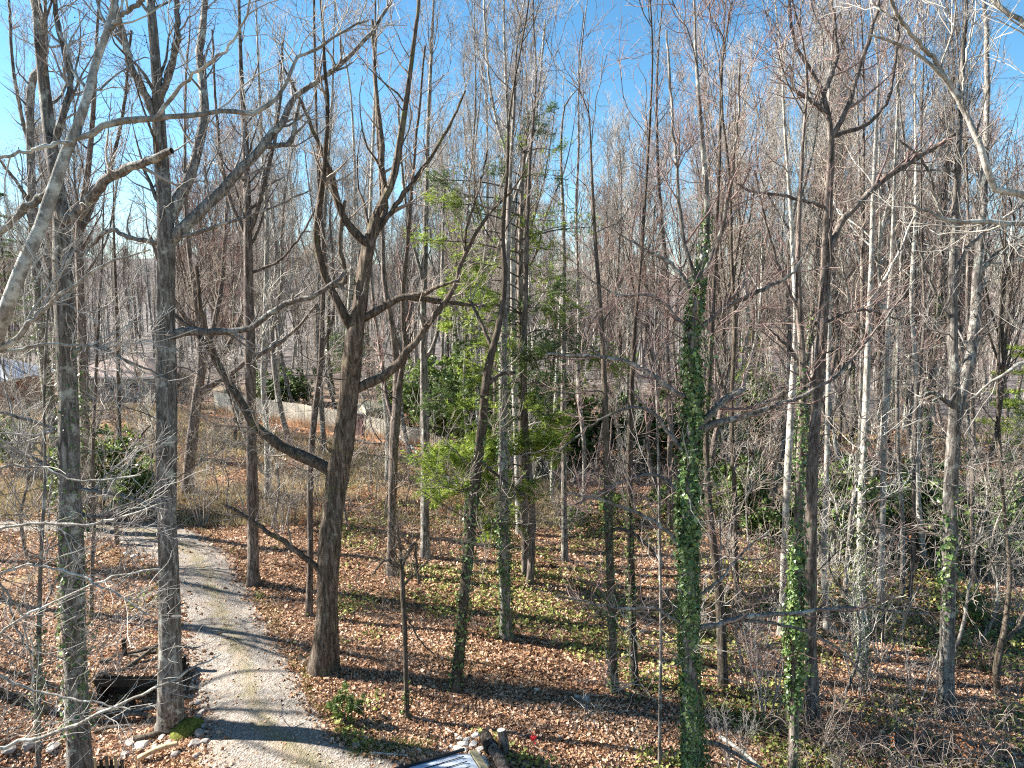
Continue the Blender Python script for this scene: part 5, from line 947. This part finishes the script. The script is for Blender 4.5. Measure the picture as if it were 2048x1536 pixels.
ub = [(250, 1108, .11), (268, 1115, .17), (285, 1121, .12), (296, 1128, .13), (372, 1318, .08), (368, 1330, .12), (380, 1340, .09), (386, 1362, .07)]
for i, (px, py, s_) in enumerate(ub): stone(G(px, py), s_, (ORD[i]+' pale stone from the left at the upper bend of the drive') if i < 4 else (ORD[i-4]+' small pale stone going down beside the foot of the mossy-footed tree'), 'pale stones beside the drive', 'stone_pale', 470+i)
for i, (px, py, s_, lb) in enumerate([(715, 1492, .12, 'grey stone on the grassy verge left of the silver car'), (1170, 1398, .14, 'half-buried dark rock in the leaves left of the ivy pair'), (1118, 1475, .09, 'small light stone lying among the leaves near the red sprig')]): stone(G(px, py), s_, lb, 'loose stones in the leaves', 'stone', 480+i)
# moss mound at the foot of the mossy tree
g = G(372, 1462); mb = MB(); th = np.linspace(0, 2*PI, 22, endpoint=False); rr = np.linspace(1, 0, 8); rg = np.random.default_rng(8); v = []
for k, q in enumerate(rr):
    for a in th: v.append((g[0]+math.cos(a)*q*.48*(1+.12*math.sin(3*a)), g[1]+math.sin(a)*q*.42, 0))
v = np.array(v); v[:, 2] = H(v[:, 0], v[:, 1])-.04+.34*np.cos(np.repeat(rr, 22)*PI/2)**.7+rg.normal(scale=.012, size=len(v)); f = [[k*22+j, k*22+(j+1) % 22, (k+1)*22+(j+1) % 22, (k+1)*22+j] for k in range(7) for j in range(22)]
mb.add(v, f); tag(link('moss_mound', mb.mesh('moss_mound', ['moss'], g), None, g), 'olive green moss mound against the foot of the straight thick tree', 'moss mound', None)
# logs and posts
def log(name, cat, label, a, b, r0, r1, mats, seed, K=14, S=12, ends=True):
    rg = np.random.default_rng(seed); p, r = resample([a, (np.array(a)+b)/2+rg.normal(scale=.03, size=3), b], [r0, (r0+r1)/2, r1], K); loc = np.array(a, float); e = empty(name, loc, label, cat); mb = MB()
    mb.tubes(p[None], r[None], S, 0, 1+.07*rg.normal(size=(1, K, S))); 
    part('bark', MBshift(mb, loc), [mats[0]], e)
    for q, rad_, nm in ((p[0], r0, -1), (p[-1], r1, 1)):
        T = unit((p[-1]-p[0])[None])[0]*nm; U = unit(np.cross(T, [.3, .2, .9])[None])[0]; V = np.cross(T, U); an = np.arange(S)*2*PI/S
        m2 = MB(); m2.add(np.vstack([q+rad_*.97*(np.cos(an)[:, None]*U+np.sin(an)[:, None]*V)+T*.004, [q+T*.02]])-loc, [[j, (j+1) % S, S] for j in range(S)], 0, None, False); part('cut_end', m2, [mats[1]], e)
    return e
def MBshift(mb, loc): mb.v = [v-loc for v in mb.v]; return mb
a = G(1014, 1575); b = G(972, 1502); log('fallen_log', 'log', 'thick log with charred black top propped on the rock heap by the car', (a[0], a[1], a[2]+.3), (b[0], b[1], b[2]+.34), .125, .135, ('bark_brown', 'wood_tan'), 1)
p1 = np.array((b[0], b[1], b[2]+.34)); p0 = np.array((a[0], a[1], a[2]+.3)); u = (p1-p0)/np.linalg.norm(p1-p0)
cap = log('charred_stub', 'log end', 'black charred rounded end sleeve on the top of the propped log', tuple(p1-u*.45), tuple(p1+u*.07), .155, .14, ('wood_dark', 'dark'), 2)
b = G(1006, 1512); log('stump_post', 'post', 'short pale-topped dead stump standing beside the propped log', (b[0], b[1], b[2]-.1), (b[0]-.04, b[1]+.02, b[2]+.62), .11, .10, ('bark_brown', 'stone_pale'), 3)
b = G(235, 1090); mb = MB(); box(mb, (0, 0, .55), (.13, .13, 1.25), .2); o = link('wooden_post', mb.mesh('wooden_post', ['wood_old']), None, b); tag(o, 'lone dark square post on the inner edge of the drive bend', 'post')
a = G(278, 1531); b = G(356, 1503); log('split_log', 'log', 'pale split log lying in sunlight at the creek bank', (a[0], a[1], a[2]+.18), (b[0], b[1], b[2]+.22), .07, .05, ('wood_tan', 'wood_tan'), 4)
a = G(330, 1470); b = G(270, 1484); log('mossy_log', 'log', 'dark thin log lying behind the creek rocks', (a[0], a[1], a[2]+.12), (b[0], b[1], b[2]+.1), .06, .07, ('bark_dark', 'wood_tan'), 5)
a = G(612, 1334); b = G(600, 1322); log('broken_stub', 'log', 'short broken stub lying against the foot of the gnarled tree', (a[0], a[1], a[2]+.1), (b[0], b[1], b[2]+.16), .09, .08, ('bark_furrow', 'wood_tan'), 6)
FL = [((1440, 1478), (1530, 1548), .05, 'pale fallen branch running off the bottom edge right of the ivy column'), ((800, 900), (935, 990), .09, 'pale leaning dead trunk slanting down right below the fence'), ((1150, 1395), (1180, 1405), .05, 'short dark log lying in the leaves'), ((740, 1510), (815, 1516), .025, 'thin pale stick lying on the verge left of the silver car'), ((890, 1460), (925, 1482), .02, 'thin stick poking from the pale rock heap')]
for i, (q1, q2, r, lb) in enumerate(FL):
    a, b = G(*q1), G(*q2); log('fallen_branch', 'branch', lb, (a[0], a[1], a[2]+(.9 if i == 1 else .06)), (b[0], b[1], b[2]+.06), r, r*.8, ('bark_pale', 'wood_tan'), 20+i, S=8)
# loose logs and brush round the deck
for i, (q1, q2, h1, h2, r, lb) in enumerate([((196, 1428), (300, 1445), .12, .2, .07, 'dark log lying along the front of the timber deck'), ((215, 1450), (318, 1432), .1, .3, .06, 'grey log sloping up to the right under the deck front'), ((240, 1400), (330, 1330), .75, .75, .06, 'long dark log lying across the deck top'),
      ((205, 1340), (315, 1322), .25, .3, .09, 'thick dark log lying behind the timber deck'), ((230, 1325), (325, 1308), .2, .3, .07, 'upper dark log behind the deck, touching the straight thick tree'), ((190, 1470), (262, 1462), .1, .15, .05, 'short log above the slat fence')]):
    a, b = G(*q1), G(*q2); log('loose_log', 'log', lb, (a[0], a[1], a[2]+h1), (b[0], b[1], b[2]+h2), r, r*.85, ('bark_dark' if i != 1 else 'bark_grey', 'wood_tan'), 60+i, S=9)
# leaf-covered timber deck over the hollow
def deck():
    a = G(196, 1418); b = G(322, 1418); y = a[1]+.1; x0, x1 = a[0], b[0]; z = max(H(x0, y), H(x1, y))+.62; loc = ((x0+x1)/2, y, float(H((x0+x1)/2, y))); L = x1-x0; zz = z-loc[2]
    e = empty('timber_deck', loc, 'low leaf-strewn timber deck in the shade left of the straight thick tree', 'deck'); mb = MB()
    for k in range(7): box(mb, (0, -.05+k*.17, zz), (L, .155, .04))
    part('deck_boards', mb, ['wood_dark'], e); mb = MB(); box(mb, (0, -.16, zz-.12), (L, .05, .2)); part('beam', mb, ['wood_dark'], e); mb = MB(); box(mb, (0, 1.05, zz-.12), (L, .05, .2)); part('beam', mb, ['wood_dark'], e)
    for xx in (-L/2+.08, 0, L/2-.08):
        for yy in (-.1, .98): mb = MB(); box(mb, (xx, yy, zz/2-.3), (.1, .1, zz+.5)); part('leg', mb, ['wood_dark'], e)
    for xx in (L/2-.25, -L/2+.2): mb = MB(); box(mb, (xx, 1.0, zz+.25), (.09, .09, .6)); part('railing_post', mb, ['wood_dark'], e)
    mb = MB(); box(mb, (0, .3, zz/2-.3), (L-.05, .04, zz+.35)); part('shade_board', mb, ['wood_dark'], e)  # added dark board filling the space below the deck with painted shade
    for q in (-1, 1): mb = MB(); box(mb, (q*(L/2-.02), .5, zz/2-.3), (.04, 1.1, zz+.3)); part('shade_end_board', mb, ['wood_dark'], e)  # added dark ends, so the underside reads as shadow
    rg = np.random.default_rng(4); n = 2600; c = np.stack([rg.uniform(-L/2, L/2, n), rg.uniform(-.1, 1.0, n), zz+.03+rg.uniform(0, .03, n)], 1); mb = MB(); mb.quads(leaf_quads(c, rg.uniform(.03, .05, n), unit(rg.normal(scale=.4, size=(n, 3))+np.array([0, 0, 1])), rg), 0, rg.random(n))
    o = link('deck_leaves', mb.mesh('deck_leaves', ['litter']), None, loc); tag(o, 'fallen leaves lying on the timber deck', 'fallen leaves', kind='stuff')
deck()
def pickets():
    d = 13.9; e0 = P(213, 1500, d); loc = (e0[0], e0[1], float(H(e0[0], e0[1]))); e = empty('slat_fence', loc, 'small weathered slat fence beside the big two-stemmed trunk at the bottom edge', 'fence')
    for px, h, m_ in ((188, 1.0, 'wood_tan'), (200, .95, 'wood_dark'), (212, 1.05, 'wood_old'), (221, .95, 'wood_dark'), (230, 1.05, 'wood_tan'), (242, .95, 'wood_dark')):
        q = P(px, 1500, d)[0]-loc[0]; mb = MB(); box(mb, (q, 0, h/2-.1), (.06, .03, h+.2), 0, 0, 0); part('slat', mb, [m_], e)
    mb = MB(); box(mb, (0, .035, .3), (.62, .035, .07)); box(mb, (0, .035, .75), (.62, .035, .07)); part('rail', mb, ['wood_dark'], e)
pickets()
# creek water
mb = MB(); th = np.linspace(0, 2*PI, 40, endpoint=False); q = np.stack([-11.4+3.4*np.cos(th), 14.5+.85*np.sin(th)+.15*np.sin(3*th), 0*th-.62], 1); mb.add(np.vstack([q, [[-11.4, 14.5, -.62]]]), [[j, (j+1) % 40, 40] for j in range(40)]); tag(link('creek_water', mb.mesh('creek_water', ['water'])), kind='structure')
# red sprig
g = G(1066, 1500); e = empty('red_sprig', g, 'small sprig of bright red leaves in the litter right of the stump', 'sprig'); rg = np.random.default_rng(6)
sp = np.array([[[0, 0, 0], [.02, 0, .15], [.0, .01, .32]], [[0, 0, 0], [.06, .02, .1], [.1, .0, .2]]], float); mb = MB(); mb.tubes(sp, np.full((2, 3), .004), 4); part('stem', mb, ['twig_red'], e)
c = np.array([.0, 0, .3])+rg.normal(scale=(.035, .035, .07), size=(34, 3)); mb = MB(); mb.quads(leaf_quads(c, np.full(34, .03), unit(rg.normal(size=(34, 3))), rg), 0, rg.random(34)); part('leaves', mb, ['red_leaf'], e)
# word-count guard for labels
